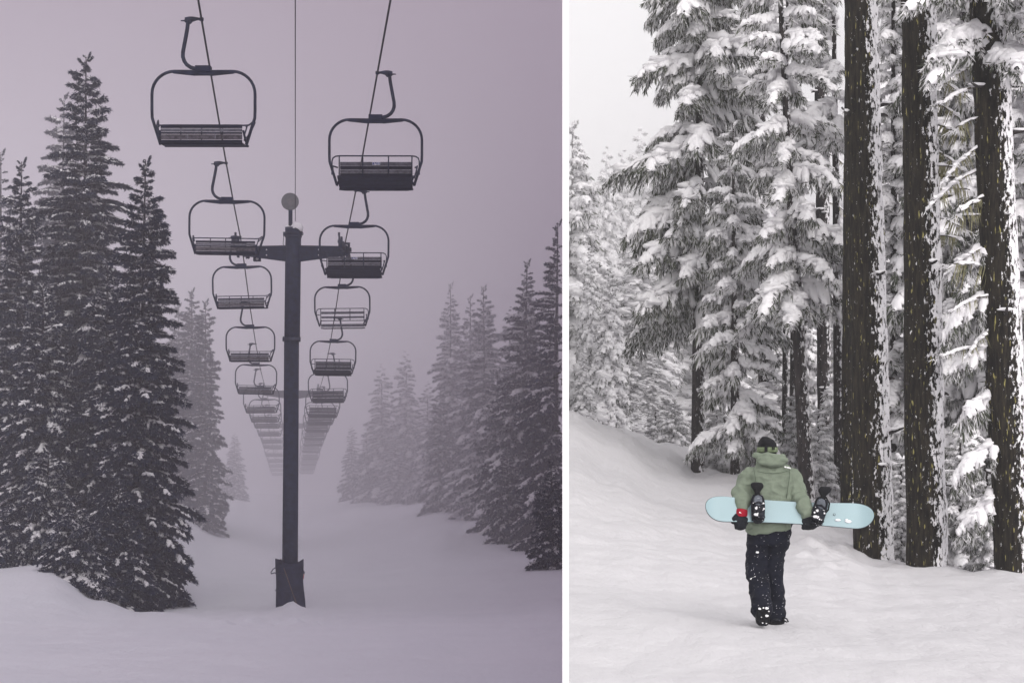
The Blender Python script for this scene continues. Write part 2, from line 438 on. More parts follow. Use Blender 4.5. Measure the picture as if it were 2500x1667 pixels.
def bough_mesh(seed, L, ntw, nnd, hang=.5, frost=.25, snow=.5, nl=.16, nw=.028, droop=.35, spread=.36, lump=1.0, needle='needle', lich=0, bare=0.0):
    """one bough growing along +X: stem, twigs with needle sprays, and the snow lying on it"""
    rg = np.random.RandomState(seed)
    b = MB()
    n = 9
    ts = np.linspace(0, 1, n)
    wob = rg.uniform(-.05, .05, (2,)) * L
    stem = np.stack([L*ts*(1-.10*ts), wob[0]*np.sin(ts*3.1)+wob[1]*ts**2, L*(.10*ts - droop*ts**1.9)], 1)
    b.tube([tuple(p) for p in stem], [L*.016*(1-.8*t)+.004 for t in ts], 4, 0)
    def sp(t):
        t = np.clip(t, 0, 1)*(n-1); i = min(int(t), n-2); f = t-i
        return stem[i]*(1-f)+stem[i+1]*f
    V = []; Fm = []
    lumps = []
    for k in range(ntw):
        t = .06 + bare*.5 + (.94-bare*.5)*(k+rg.rand())/ntw
        if k < 2: t = 1.0
        side = 1 if k % 2 else -1
        p0 = sp(t)
        lt = L*spread*(1-.62*t)*rg.uniform(.55, 1.2)+.05
        ang = rg.uniform(.35, 1.15) if t < .97 else rg.uniform(-.3, .3)
        d = np.array([math.cos(ang), side*math.sin(ang), -.12-.7*hang*rg.rand()])
        d /= np.linalg.norm(d)
        p2 = p0 + d*lt + np.array([0, 0, -hang*lt*.45])
        pm = (p0+p2)/2 + np.array([0, 0, lt*.08])
        if lt > .25: b.tube([tuple(p0), tuple(pm), tuple(p2)], [.008, .006, .003], 3, 0)
        u = rg.rand(nnd)[:, None]
        pos = np.where(u < .5, p0+(pm-p0)*u*2, pm+(p2-pm)*(u-.5)*2)
        pos[:, 2] += rg.uniform(-.02, .015, nnd)
        dirs = d*rg.uniform(.2, .9, (nnd, 1)) + rg.normal(0, .38, (nnd, 3)) + np.array([0, 0, -1])*(hang*rg.uniform(.3, 1.9, (nnd, 1)))
        dirs = nrm(dirs)
        ln = nl*rg.uniform(.5, 1.35, (nnd, 1))
        wv = nrm(np.cross(dirs, rg.normal(0, 1, (nnd, 3))))*nw*rg.uniform(.6, 1.3, (nnd, 1))
        a = pos-wv*.4; c = pos+wv*.4; e = pos+dirs*ln*.6+wv; g = pos+dirs*ln
        base = len(V)
        V.extend(np.stack([a, c, e, g], 1).reshape(-1, 3).tolist())
        fr = rg.rand(nnd) < frost*np.where(pos[:, 2] > p0[2]-.06, 1.5, .6)
        for i in range(nnd):
            Fm.append(((base+4*i, base+4*i+1, base+4*i+2, base+4*i+3), 2 if fr[i] else 1))
        if rg.rand() < snow*(.72 if lump > 1.12 else .45) and lt > .12:
            lumps.append((p0, pm, p2, lt))
    o = len(b.v); b.v.extend(V)
    for f, m in Fm: b.f.append(tuple(i+o for i in f)); b.m.append(m)
    # pillows of snow: swept half-ellipse with a wandering width
    def ridge(path, w0, h0, sd):
        nn = len(path); vs = []; K = 7
        for i, p in enumerate(path):
            q = path[min(i+1, nn-1)] - path[max(i-1, 0)]; q = q/(np.linalg.norm(q)+1e-9)
            s = np.array([-q[1], q[0], 0.]); s /= (np.linalg.norm(s)+1e-9)
            f = i/(nn-1)
            en = math.sin(math.pi*min(1, max(0, f*.94+.03)))**.45
            ww = w0*en*(.65+.6*abs(noise.noise(Vector((f*7*max(1, nn/6), sd, 1)))*1.6))
            hh = h0*en*(.7+.8*abs(noise.noise(Vector((f*6*max(1, nn/6), sd, 9)))*1.5))
            for k in range(K):
                a_ = math.pi*k/(K-1)
                off = s*math.cos(a_)*ww + np.array([0, 0, math.sin(a_)**.8*hh - abs(math.cos(a_))**3*ww*.55 + .012])
                off = off*(1+.34*noise.noise(Vector((f*nn*.9+sd, k*.8, sd*.3)))) if 0 < k < K-1 else off*(1+.5*noise.noise(Vector((f*nn*1.3+sd, k*3., 5))))
                vs.append(tuple(p+off))
        fs = []
        for i in range(nn-1):
            for k in range(K-1):
                fs.append((i*K+k, i*K+k+1, (i+1)*K+k+1, (i+1)*K+k))
            fs.append((i*K+K-1, i*K, (i+1)*K, (i+1)*K+K-1))
        fs.append(tuple(range(K))); fs.append(tuple(reversed(range((nn-1)*K, nn*K))))
        b.add(vs, fs, 3)
    if snow > .08:
        a = .04+rg.rand()*.2*(1-snow)
        while a < .97:
            e = min(1.0, a+rg.uniform(.22, .5)*(.5+snow))
            m_ = max(5, int((e-a)*L/.09))
            ridge([sp(a+(e-a)*i/(m_-1)) for i in range(m_)], L*(.035+.05*snow)*lump, L*(.022+.045*snow)*lump, seed+a*10)
            a = e + rg.uniform(.0, .28)*(1.2-snow)
        for (p0, pm, p2, lt) in lumps:
            e_ = rg.uniform(.15, .75)
            pth = [p0+(pm-p0)*i/4 for i in range(4)]+[pm+(p2-pm)*e_*i/3 for i in range(4)]
            ridge(pth, (.045+.12*snow*lt)*lump, (.035+.07*snow*lt)*lump, seed+lt*20)
        if snow > .6:
            for i in range(int(2+snow*3)):
                p = sp(rg.uniform(.3, .95)); r = L*rg.uniform(.045, .085)*lump
                b.ell((p[0], p[1]+rg.uniform(-.08, .08)*L, p[2]+r*.15), (r*1.5, r*1.2, r*.55), 12, 8, 3, .9, seed+i)
    if lich:
        for i in range(lich):
            p = sp(rg.uniform(.1, .9)); h = rg.uniform(.08, .35)
            q = p+np.array([rg.uniform(-.05, .05), rg.uniform(-.04, .04), -.01])
            for j in range(3):
                o_ = rg.uniform(-.03, .03, 2)
                b.add([tuple(q+[o_[0]-.007, o_[1], 0]), tuple(q+[o_[0]+.007, o_[1], 0]), tuple(q+[o_[0]*1.5, o_[1]*1.5, -h*rg.uniform(.6, 1)])], [(0, 1, 2)], 4)
    mats = [M['wood'], M[needle], M['frost'], M['snow'], M['lichen']]
    return b.mesh('bough', mats, smooth=(3,))

STY = {
 # dark dense firs on the slope
 'dark':  dict(hang=.50, frost=.035, snow=.15, nl=.125, nw=.019, droop=.30, lump=1.15, needle='needle_blue'),
 'mid':   dict(hang=.50, frost=.08, snow=.52, nl=.13, nw=.021, droop=.34, lump=1.1, needle='needle_blue'),
 'white': dict(hang=.5, frost=.42, snow=.95, nl=.14, nw=.030, droop=.42, lump=1.15, needle='needle_blue'),
 # forest by the trail
 'hang':  dict(hang=1.5, frost=.80, snow=.95, nl=.13, nw=.014, droop=.38, lump=1.3),
 'heavy': dict(hang=.75, frost=.90, snow=1.0, nl=.12, nw=.015, droop=.50, lump=1.5),
 'pale':  dict(hang=.9, frost=.97, snow=1.1, nl=.15, nw=.030, droop=.55, lump=2.4),
 'bare':  dict(hang=.3, frost=.5, snow=.8, nl=.08, nw=.012, droop=.35, lump=.55, bare=.9),
}
LEN = {'s': (.55, 14, 18), 'm': (1.15, 34, 22), 'l': (2.0, 62, 26)}
BM = {}
sd = 11
for st, kw in STY.items():
    for lk, (L, nt_, nn_) in LEN.items():
        BM[st, lk] = []
        for v in range(3):
            sd += 7
            k2 = dict(kw)
            if lk == 's': k2['droop'] = kw['droop']*.5
            if lk == 'l' and st in ('hang', 'heavy'): k2['lump'] = kw['lump']*.62; k2['spread'] = .30
            if st == 'bare':
                nt_b, nn_b = max(4, nt_//4), 4
            elif st in ('hang', 'heavy', 'pale'):
                nt_b, nn_b = int(nt_*1.25), int(nn_*{'hang': 2.2, 'heavy': 1.7, 'pale': .7}[st]*(1.25 if lk == 'l' else 1))
            else: nt_b, nn_b = int(nt_*1.25), int(nn_*2.0)
            BM[st, lk].append(bough_mesh(sd, L, nt_b, nn_b, lich=(10 if st == 'bare' else 0), **k2))

def bark_mat(name, base, hi, scale, snowiness, lich=.0):
    """bark with vertical ridges; wind-packed snow sticks to the weather side (+X) of the stem"""
    m = bpy.data.materials.new(name); m.use_nodes = True
    n = m.node_tree; p = n.nodes['Principled BSDF']; p.inputs['Roughness'].default_value = .9
    p.inputs['Specular IOR Level'].default_value = .15
    t = n.nodes.new('ShaderNodeTexCoord')
    mp = n.nodes.new('ShaderNodeMapping'); mp.inputs['Scale'].default_value = (scale, scale, scale*.13)
    n.links.new(t.outputs['Object'], mp.inputs['Vector'])
    n1 = n.nodes.new('ShaderNodeTexNoise'); n1.inputs['Scale'].default_value = 1; n1.inputs['Detail'].default_value = 8; n1.inputs['Roughness'].default_value = .7
    n.links.new(mp.outputs['Vector'], n1.inputs['Vector'])
    rp = n.nodes.new('ShaderNodeValToRGB')
    rp.color_ramp.elements[0].position = .42; rp.color_ramp.elements[0].color = (*base, 1)
    rp.color_ramp.elements[1].position = .72; rp.color_ramp.elements[1].color = (*hi, 1)
    n.links.new(n1.outputs['Fac'], rp.inputs['Fac'])
    colr = rp.outputs['Color']
    if lich:
        mp2 = n.nodes.new('ShaderNodeMapping'); mp2.inputs['Scale'].default_value = (26, 26, 5); mp2.inputs['Location'].default_value = (3, 1, 7)
        n.links.new(t.outputs['Object'], mp2.inputs['Vector'])
        n3 = n.nodes.new('ShaderNodeTexNoise'); n3.inputs['Scale'].default_value = 1; n3.inputs['Detail'].default_value = 3
        n.links.new(mp2.outputs['Vector'], n3.inputs['Vector'])
        r3 = n.nodes.new('ShaderNodeMapRange'); r3.inputs['From Min'].default_value = .70-lich*.1; r3.inputs['From Max'].default_value = .76-lich*.1
        n.links.new(n3.outputs['Fac'], r3.inputs['Value'])
        mx = n.nodes.new('ShaderNodeMix'); mx.data_type = 'RGBA'; mx.inputs['B'].default_value = (.30, .27, .10, 1)
        n.links.new(r3.outputs['Result'], mx.inputs['Factor']); n.links.new(colr, mx.inputs['A']); colr = mx.outputs['Result']
    at_ = n.nodes.new('ShaderNodeAttribute'); at_.attribute_name = 'weather_side'
    mp3 = n.nodes.new('ShaderNodeMapping'); mp3.inputs['Scale'].default_value = (12, 12, 5.5)
    n.links.new(t.outputs['Object'], mp3.inputs['Vector'])
    n4 = n.nodes.new('ShaderNodeTexNoise'); n4.inputs['Scale'].default_value = 1.5; n4.inputs['Detail'].default_value = 6; n4.inputs['Roughness'].default_value = .68
    n.links.new(mp3.outputs['Vector'], n4.inputs['Vector'])
    ad = n.nodes.new('ShaderNodeMath'); ad.operation = 'MULTIPLY_ADD'
    n.links.new(at_.outputs['Fac'], ad.inputs[0]); ad.inputs[1].default_value = .23*snowiness
    n.links.new(n4.outputs['Fac'], ad.inputs[2])
    r4 = n.nodes.new('ShaderNodeMapRange'); r4.inputs['From Min'].default_value = .625; r4.inputs['From Max'].default_value = .655
    n.links.new(ad.outputs[0], r4.inputs['Value'])
    mx2 = n.nodes.new('ShaderNodeMix'); mx2.data_type = 'RGBA'; mx2.inputs['B'].default_value = (.80, .785, .81, 1)
    n.links.new(r4.outputs['Result'], mx2.inputs['Factor']); n.links.new(colr, mx2.inputs['A'])
    n.links.new(mx2.outputs['Result'], p.inputs['Base Color'])
    bh = n.nodes.new('ShaderNodeMath'); bh.operation = 'MAXIMUM'
    n.links.new(n1.outputs['Fac'], bh.inputs[0]); n.links.new(r4.outputs['Result'], bh.inputs[1])
    bp = n.nodes.new('ShaderNodeBump'); bp.inputs['Strength'].default_value = .9; bp.inputs['Distance'].default_value = .03
    n.links.new(bh.outputs[0], bp.inputs['Height']); n.links.new(bp.outputs['Normal'], p.inputs['Normal'])
    return m
M['bark_big'] = bark_mat('bark_big', (.006, .005, .005), (.045, .037, .026), 22, 1.0, .5)
M['bark_mid'] = bark_mat('bark_mid', (.020, .017, .019), (.075, .062, .060), 20, .75, .0)
M['bark_slope'] = bark_mat('bark_slope', (.016, .016, .022), (.045, .04, .045), 14, .4)

def trunk_mesh(p0, p1, r0, r1, mt, nseg=24, nr=14, rough=0.0, seed=0, bend=0.0, flare=.0):
    """tapered stem from p0 (base) to p1 in local coordinates"""
    p0 = Vector(p0); p1 = Vector(p1); vs = []; ws = []
    H = (p1-p0).length
    for i in range(nseg+1):
        f = i/nseg
        c = p0.lerp(p1, f) + Vector((bend*math.sin(f*math.pi), bend*.4*math.sin(f*5+seed), 0))
        r = r0+(r1-r0)*f
        r *= 1+flare*math.exp(-f*H/.45)
        for k in range(nr):
            a = 2*math.pi*k/nr
            rr = r
            if rough:
                q = Vector((math.cos(a)*r*9, math.sin(a)*r*9, f*H*1.1+seed*5))
                rr *= 1+rough*(noise.fractal(q, 1, 2, 3)) + rough*.8*abs(noise.noise(Vector((math.cos(a)*r*16, math.sin(a)*r*16, f*H*1.6+seed))))
            vs.append((c.x+math.cos(a)*rr, c.y+math.sin(a)*rr, c.z))
            ws.append(min(.82, max(0, math.cos(a+.35))**1.3)*1.0 + .10*math.cos(a))
    fs = []
    for i in range(nseg):
        for k in range(nr):
            fs.append((i*nr+k, i*nr+(k+1) % nr, (i+1)*nr+(k+1) % nr, (i+1)*nr+k))
    fs.append(tuple(nseg*nr+k for k in range(nr)))
    me = bpy.data.meshes.new('trunk'); me.from_pydata(vs, [], fs); me.materials.append(mt)
    me.polygons.foreach_set('use_smooth', [True]*len(fs))
    at_ = me.attributes.new('weather_side', 'FLOAT', 'POINT'); at_.data.foreach_set('value', ws)
    me.update(); return me

def pick(Lw):
    return 's' if Lw < .8 else 'm' if Lw < 1.6 else 'l'

def tree(name, label, top, base, d, halfw, nb, style, right, group, seed, h0=.02, h1=1.0, prof=1.0, tr=.16,
         bark='bark_slope', lean=0, style2=None, open_=0, zoff=0, cat='tree', up=.55, tip=.10, side=None):
    """a conifer: top and base are picture positions at distance d metres; halfw its half width there in pixels"""
    rg = random.Random(seed)
    B = at(base[0], base[1], d)
    B.z = gz(B.x, B.y, right) - .05 + zoff
    T = at(top[0], top[1], d)
    H = T.z-B.z; Rm = halfw/F*d
    ax = Vector((T.x-B.x, 0, H))
    root = empty(name, B)
    tag(root, label, cat, group)
    link('trunk', trunk_mesh((0, 0, -.4), ax*1.0, tr, .018, M[bark], 14, 8, .06, seed), root)
    Bs = style
    for i in range(nb):
        f = (i+.5)/nb
        # more boughs low down, where the tree is wide
        h = h0+(h1-h0)*(1-(1-f)**(.80 if prof > .54 else .95))
        rr = Rm*((1-h)**prof*(1-tip)+tip*(1-h)**.3)
        if h > .985: rr = max(rr, .15)
        rr *= rg.choice((.72, .9, 1, 1.06, 1.18)) * (1+.12*math.sin(h*23+seed))
        rr = max(rr, .18)
        az = i*2.39996+rg.uniform(-.5, .5)
        if side is not None and math.cos(az-side) < -.1 and rg.random() < .75: continue
        if open_ and rg.random() < open_: continue
        p = ax*h
        # crowns grow one-sided where the added wall stands in their way
        gap = (B.x+p.x-WX*B.y)*(1 if right else -1); out_ = -math.cos(az)*(1 if right else -1)
        if out_ > 0:
            mx_ = (gap-.12)/(out_+.30)
            if mx_ < .2: continue
            rr = min(rr, mx_)
        st = style2 if (style2 and rg.random() < .35) else Bs
        pit = up*(h**1.6)*1.0 - .10 + rg.uniform(-.10, .10)
        if h > .97: pit = .9
        lk = pick(rr); me = rg.choice(BM[st, lk])
        s = rr/(LEN[lk][0]*.88)
        o = link('bough', me, root)
        o.location = p
        o.rotation_euler = (rg.uniform(-.2, .2), -pit, az)
        o.scale = (s, s*rg.uniform(.9, 1.15), s)
    # the leader
    for q in range(3):
        o = link('bough', BM[style, 's'][q], root); o.location = ax*(.985-.012*q); o.rotation_euler = (0, -1.25, q*2.1)
        o.scale = (min(.8, H*.045)*(1-.25*q), .5, .5)
    return root

# merged crowns for the far, fogged trees: four shapes whose meshes are shared
def crown_mesh(style, seed, nb, aspect):
    """crown of unit height with boughs joined into one mesh; aspect = half width / height"""
    rg = random.Random(seed)
    src = {}
    V = []; Fc = []; Mi = []; off = 0
    for i in range(nb):
        f = (i+.5)/nb; h = 1-(1-f)**.8; h = .02+.97*h
        rr = aspect*((1-h)**.72*.93+.07*(1-h)**.3)*rg.choice((.7, .9, 1, 1.1, 1.2)); rr = max(rr, .012)
        me = rg.choice(BM[style, 'm'] if h < .8 else BM[style, 's']); L = 1.15 if h < .8 else .55
        if me.name not in src:
            co = np.empty(len(me.vertices)*3); me.vertices.foreach_get('co', co)
            src[me.name] = (co.reshape(-1, 3), [tuple(p.vertices) for p in me.polygons], [p.material_index for p in me.polygons])
        co, pf, pm = src[me.name]
        s = rr/(L*.88)
        Mx = Matrix.Translation((0, 0, h)) @ Matrix.Rotation(i*2.39996+rg.uniform(-.5, .5), 4, 'Z') @ Matrix.Rotation(-(.45*h**1.5-.1), 4, 'Y') @ Matrix.Diagonal((s, s*1.15, s*1.0, 1))
        A = np.array(Mx); V.append(co @ A[:3, :3].T + A[:3, 3])
        Fc += [tuple(v+off for v in p) for p in pf]; Mi += pm; off += len(co)
    V = np.concatenate(V)
    me = bpy.data.meshes.new('crown'); me.from_pydata(V.tolist(), [], Fc)
    for mt in (M['wood'], M['needle_blue' if style in ('mid', 'white', 'dark') else 'needle'], M['frost'], M['snow'], M['lichen']): me.materials.append(mt)
    me.polygons.foreach_set('material_index', Mi)
    me.polygons.foreach_set('use_smooth', [m == 3 for m in Mi]); me.update()
    return me
CROWN = {}
for st, n_ in (('mid', 110), ('white', 110), ('pale', 135)):
    CROWN[st] = [crown_mesh(st, 100+i, n_, .15) for i in range(2)]
unit_trunk = trunk_mesh((0, 0, -.05), (0, 0, .84), .012, .003, M['bark_slope'], 10, 7, .05)
M['bark_rimed'] = bark_mat('bark_rimed', (.20, .19, .195), (.5, .49, .5), 14, .8)
pale_trunk = trunk_mesh((0, 0, -.05), (0, 0, .84), .012, .003, M['bark_rimed'], 10, 7, .05)

def far_tree(name, label, top, base_y, d, halfw, style, right, group, seed, cat='tree'):
    B = at(top[0], base_y, d); B.z = gz(B.x, B.y, right)-.1
    H = at(top[0], top[1], d).z-B.z
    k = halfw/F*d/(.15*H)
    root = empty(name, B, seed*1.7); tag(root, label, cat, group)
    root.scale = (H*k, H*k, H)
    link('trunk', pale_trunk if style == 'pale' else unit_trunk, root); link('crown', CROWN[style][seed % 2], root)
    return root

# ---- firs left of the lift
G1 = 'dark firs along the left edge of the ski slope'
tree('fir_tree', 'tall slim dark fir nearest the lift tower on the left, its skirt touching the snow', (355, 393), (338, 1478), 57, 122, 290, 'dark', False, G1, 3, h0=.01, prof=.56, tr=.22, tip=.06)
tree('fir_tree', 'tallest dark fir on the left, its top standing clear beside the nearest lift chair', (210, 135), (205, 1400), 69, 175, 290, 'dark', False, G1, 4, prof=.70, tr=.3, style2='mid')
tree('fir_tree', 'snow dusted fir close behind the tallest one, its thin top just left of it', (157, 232), (140, 1380), 84, 160, 210, 'mid', False, G1, 5, prof=.75, tr=.28)
tree('fir_tree', 'narrow fir top at the far left with snow lumps, in front of a paler fir', (53, 395), (40, 1395), 66, 120, 230, 'dark', False, G1, 6, prof=.65, tr=.25, style2='mid')
tree('fir_tree', 'pale fir cut by the left edge of the picture', (2, 372), (0, 1375), 82, 110, 170, 'mid', False, G1, 7, prof=.8, tr=.25)
tree('fir_tree', 'mid height fir filling the gap between the tallest fir and the slim dark one', (262, 640), (262, 1440), 61, 120, 220, 'dark', False, G1, 8, prof=.7, tr=.2, style2='mid')
tree('fir_tree', 'broad fir low on the left with heavy white lumps on its boughs', (105, 690), (105, 1390), 61, 130, 200, 'mid', False, G1, 9, prof=.7, tr=.2, style2='dark')
tree('fir_sapling', 'young fir with a rounded snow cap in front of the dark firs', (185, 1235), (190, 1462), 53, 92, 120, 'mid', False, G1, 10, prof=.7, tr=.08, style2='dark')
tree('fir_sapling', 'bushy young fir at the far left standing on bare thin stems above the snow', (42, 1240), (42, 1385), 57, 90, 90, 'mid', False, G1, 12, h0=.18, prof=.5, tr=.06)
tree('fir_sapling', 'young fir with a bent snowy top behind the capped sapling', (118, 1100), (115, 1400), 57, 80, 120, 'mid', False, G1, 13, prof=.6, tr=.08)
tree('fir_sapling', 'low dark fir tucked under the slim dark fir on its left side', (290, 1180), (290, 1482), 54.5, 100, 130, 'dark', False, G1, 14, prof=.7, tr=.08)
G2 = 'fogged firs on the left beyond the tower'
tree('fir_tree', 'grey fogged fir standing behind the slim dark fir, its top right of that tree', (468, 708), (472, 1252), 104, 78, 200, 'dark', False, G2, 15, prof=.62, tr=.2)
tree('fir_tree', 'second grey fir top merging with the fogged one behind the slim dark fir', (436, 745), (440, 1255), 108, 70, 150, 'mid', False, G2, 16, prof=.65, tr=.2)
tree('fir_tree', 'narrow grey fir on the right flank of the fogged pair, facing the lift chairs', (502, 735), (502, 1248), 101, 48, 150, 'dark', False, G2, 17, prof=.5, tr=.15)
far_tree('fir_tree', 'faint ghostly fir almost lost in fog left of the distant lift line', (572, 1050), 1208, 165, 30, 'mid', False, G2, 1)

# ---- firs right of the lift, fading into fog
G3 = 'snowy firs along the right edge of the ski slope'
tree('fir_tree', 'tall snowy fir second from the white wall, its top leaning clear of the others', (1287, 640), (1272, 1305), 90, 98, 230, 'mid', False, G3, 21, prof=.75, tr=.24, style2='white')
tree('fir_tree', 'tallest snowy fir of the slope standing against the white wall', (1362, 545), (1352, 1352), 83, 98, 240, 'mid', False, G3, 22, prof=.7, tr=.26, style2='dark', side=math.pi)
tree('fir_tree', 'slim fir of two close tops, the left one of the pair', (1148, 722), (1150, 1262), 118, 62, 150, 'white', False, G3, 23, prof=.7, tr=.2)
tree('fir_tree', 'slim fir of two close tops, the right and taller one of the pair', (1180, 700), (1188, 1285), 108, 76, 180, 'white', False, G3, 24, prof=.75, tr=.2, style2='mid')
tree('fir_tree', 'straight snowy fir left of the twin tops, heavy with white clumps', (1100, 693), (1100, 1248), 124, 66, 170, 'white', False, G3, 25, prof=.8, tr=.2)
far_tree('fir_tree', 'faint fir showing between the twin tops and the tall fir near the wall', (1244, 738), 1270, 122, 62, 'mid', False, G3, 2)
far_tree('fir_tree', 'pale fir in fog nearest the lift of the three that share a pale crown line', (992, 850), 1222, 150, 58, 'white', False, G3, 3)
far_tree('fir_tree', 'pale fir in fog with a sharp thin top left of the tall pale one', (932, 882), 1220, 153, 58, 'white', False, G3, 4)
far_tree('fir_tree', 'smallest pale fir nearest the lift line on the right side of the slope', (858, 1032), 1218, 165, 30, 'mid', False, G3, 5)
far_tree('fir_tree', 'low pale fir filling the gap right of the tall pale fir', (1044, 925), 1224, 143, 50, 'white', False, G3, 6)
far_tree('fir_tree', 'short snowy fir at the foot of the pale row beside the sharp topped one', (965, 1040), 1221, 147, 42, 'white', False, G3, 7)
far_tree('fir_tree', 'short pale fir beside the smallest one at the left end of the row', (895, 1035), 1219, 158, 34, 'white', False, G3, 8)
tree('fir_tree', 'half height snowy fir below the twin tops at the corner of the slope', (1215, 905), (1222, 1300), 95, 66, 140, 'mid', False, G3, 26, prof=.7, tr=.16, style2='white')
tree('fir_tree', 'half height snowy fir in front of the straight one, above the snow edge', (1075, 940), (1078, 1248), 120, 48, 110, 'mid', False, G3, 27, prof=.7, tr=.14, style2='white')
tree('fir_sapling', 'young snowy fir reaching down the slope in front of the wall', (1345, 1130), (1352, 1372), 71, 60, 110, 'dark', False, G3, 28, prof=.7, tr=.1, style2='mid')
tree('fir_sapling', 'young snowy fir with drooping boughs at the outer edge of the near stand', (1238, 1090), (1240, 1318), 87, 54, 110, 'mid', False, G3, 29, prof=.7, tr=.1)
tree('fir_sapling', 'young dark fir between the two tall firs near the wall', (1300, 1010), (1305, 1345), 84, 60, 120, 'dark', False, G3, 30, prof=.7, tr=.1, style2='mid')

# ------------------------------------------------------------------ forest by the trail
def big_trunk(label, top, base, d, w0, w1, seed, flare=.12, mt='bark_big'):
    B = at(base[0], base[1], d); B.z = gz(B.x, B.y, True)
    T = at(top[0], top[1], d); top_h = T.z-B.z
    ext = 1.25
    ax = Vector((T.x-B.x, 0, top_h))
    root = empty('fir_trunk_tree', B); tag(root, label, 'tree', 'big bare trunks beside the trail')
    link('trunk', trunk_mesh((0, 0, -.5), ax*ext, w0/F*d/2, w1/F*d/2, M[mt], 230, 56, .10, seed, flare=flare), root)
    return root, ax
tA, axA = big_trunk('thick dark trunk behind the snowboard tip, leftmost of the three big ones', (2101, 0), (2136, 1378), 26, 94, 74, 1)
tB, axB = big_trunk('thick dark trunk in the middle of the three big ones, yellow green lichen', (2243, 0), (2264, 1400), 25, 94, 78, 2)
tC, axC = big_trunk('thick dark trunk at the right border with a broad band of packed snow', (2412, 0), (2480, 1412), 24, 88, 84, 3)
big_trunk('slimmer dark trunk showing just left of the thick one behind the snowboard', (2082, 0), (2072, 1262), 30, 42, 30, 4, mt='bark_big')
big_trunk('dark trunk half hidden between the middle and right big trunks', (2338, 0), (2338, 1330), 33, 38, 30, 5, mt='bark_big')
tE, axE = big_trunk('straight bare grey trunk speckled with snow left of the big dark ones', (2003, 0), (2016, 1180), 38, 35, 28, 6, mt='bark_mid')

def add_boughs(root, ax, specs, mt):
    """extra boughs on a trunk: (height fraction, azimuth, length, pitch, style)"""
    rg = random.Random(5)
    for h, az, L, pit, st in specs:
        lk = pick(L); o = link('bough', rg.choice(BM[st, lk]), root)
        s = L/(LEN[lk][0]*.9); o.location = ax*h; o.rotation_euler = (rg.uniform(-.2, .2), -pit, az); o.scale = (s,)*3
rg = random.Random(77)
for rt, axx, rad in ((tA, axA, .30), (tB, axB, .29), (tC, axC, .26), (tE, axE, .15)):
    for q in range(7):
        h = rg.uniform(.12, .95); az = rg.choice((rg.uniform(-2.9, -2.2), rg.uniform(-.7, .3), rg.uniform(-2.0, -1.1)))
        Lq = rg.uniform(.08, .30); c = axx*h; d_ = Vector((math.cos(az), math.sin(az), rg.uniform(-.3, .35)))
        b = MB(); p0_ = c+d_*rad*.8; b.tube([p0_, p0_+d_*(Lq*.6+rad*.2), p0_+d_*(Lq+rad*.25)+Vector((0, 0, rg.uniform(-.05, .05)))], [.034, .024, .014], 7)
        so_ = b.build('branch_stub', M['bark_mid'], rt, True)
        if Lq > .12:
            b = MB(); b.ell(p0_+d_*(Lq*.5+rad*.25)+Vector((0, 0, .03)), (Lq*.4+.02, .035, .025), 9, 6, 0, .5, q); b.build('stuck_snow', M['snow'], so_, True)
add_boughs(tC, axC, [(.40+i*.045, math.pi+rg.uniform(-.5, .5), rg.uniform(.6, 1.1), rg.uniform(-.5, .2), 'bare') for i in range(12)], None)
add_boughs(tC, axC, [(.16+i*.085, math.pi+rg.uniform(-.6, .6), rg.uniform(.6, 1.0), rg.uniform(-.45, -.1), 'hang') for i in range(6)], None)
add_boughs(tC, axC, [(.90+i*.012, rg.uniform(-2.9, -.2), rg.uniform(.8, 1.4), rg.uniform(-.2, .15), 'heavy') for i in range(16)], None)
add_boughs(tB, axB, [(.55+i*.04, rg.uniform(-.4, .4), rg.uniform(.5, .9), rg.uniform(-.5, .1), 'bare') for i in range(9)], None)
add_boughs(tE, axE, [(.30+i*.05, rg.uniform(-.6, .6), rg.uniform(.5, .9), rg.uniform(-.5, .1), 'bare') for i in range(10)], None)

G4 = 'snow laden firs at the edge of the trail'
def ftree(label, top, base, d, halfw, nb, style, seed, **k):
    k.setdefault('bark', 'bark_mid'); k.setdefault('tr', .17)
    return tree('fir_tree', label, top, base, d, halfw, nb, style, True, G4, seed, **k)
ftree('open fir with dark bare lower trunk and long drooping boughs, leftmost near one', (1712, -420), (1704, 1145), 36, 200, 150, 'hang', 41, h0=.25, prof=.42, tr=.17, tip=.3, open_=.32, up=.2)
ftree('slim fir with short snow heaped boughs directly left of the walking person', (1790, 300), (1797, 1162), 34, 105, 80, 'hang', 42, h0=.10, prof=.5, tr=.13, style2='heavy', open_=.25, up=.2)
ftree('leaning fir behind the person with huge snow pillows around its middle', (1885, -380), (1975, 1185), 32, 150, 100, 'heavy', 43, h0=.30, prof=.35, tr=.17, open_=.38, style2='hang', up=.25)
ftree('fir whose trunk shows in gaps behind the leaning one, grey and snow flecked', (1858, -350), (1866, 1140), 42, 160, 80, 'hang', 44, h0=.42, prof=.4, tr=.18, open_=.3, style2='pale', up=.2)
ftree('fir with dark underside boughs just left of the first thick trunk', (2030, -500), (2050, 1200), 34, 130, 80, 'heavy', 45, h0=.50, prof=.35, tr=.12, open_=.25, style2='hang', side=math.pi, up=.15)
ftree('snow buried narrow fir seen between the first two thick trunks', (2180, -420), (2186, 1360), 31, 95, 150, 'heavy', 46, h0=.03, prof=.45, tr=.12, up=.1)
ftree('dark drooping fir seen between the second and third thick trunks', (2350, -300), (2368, 1385), 30, 190, 120, 'hang', 47, h0=.02, prof=.35, tr=.12, style2='heavy', up=.1)
ftree('snowy fir closing the view at the right border behind the last trunk', (2500, -300), (2520, 1390), 29, 180, 100, 'heavy', 48, h0=.03, prof=.35, tr=.12, style2='hang', up=.1)
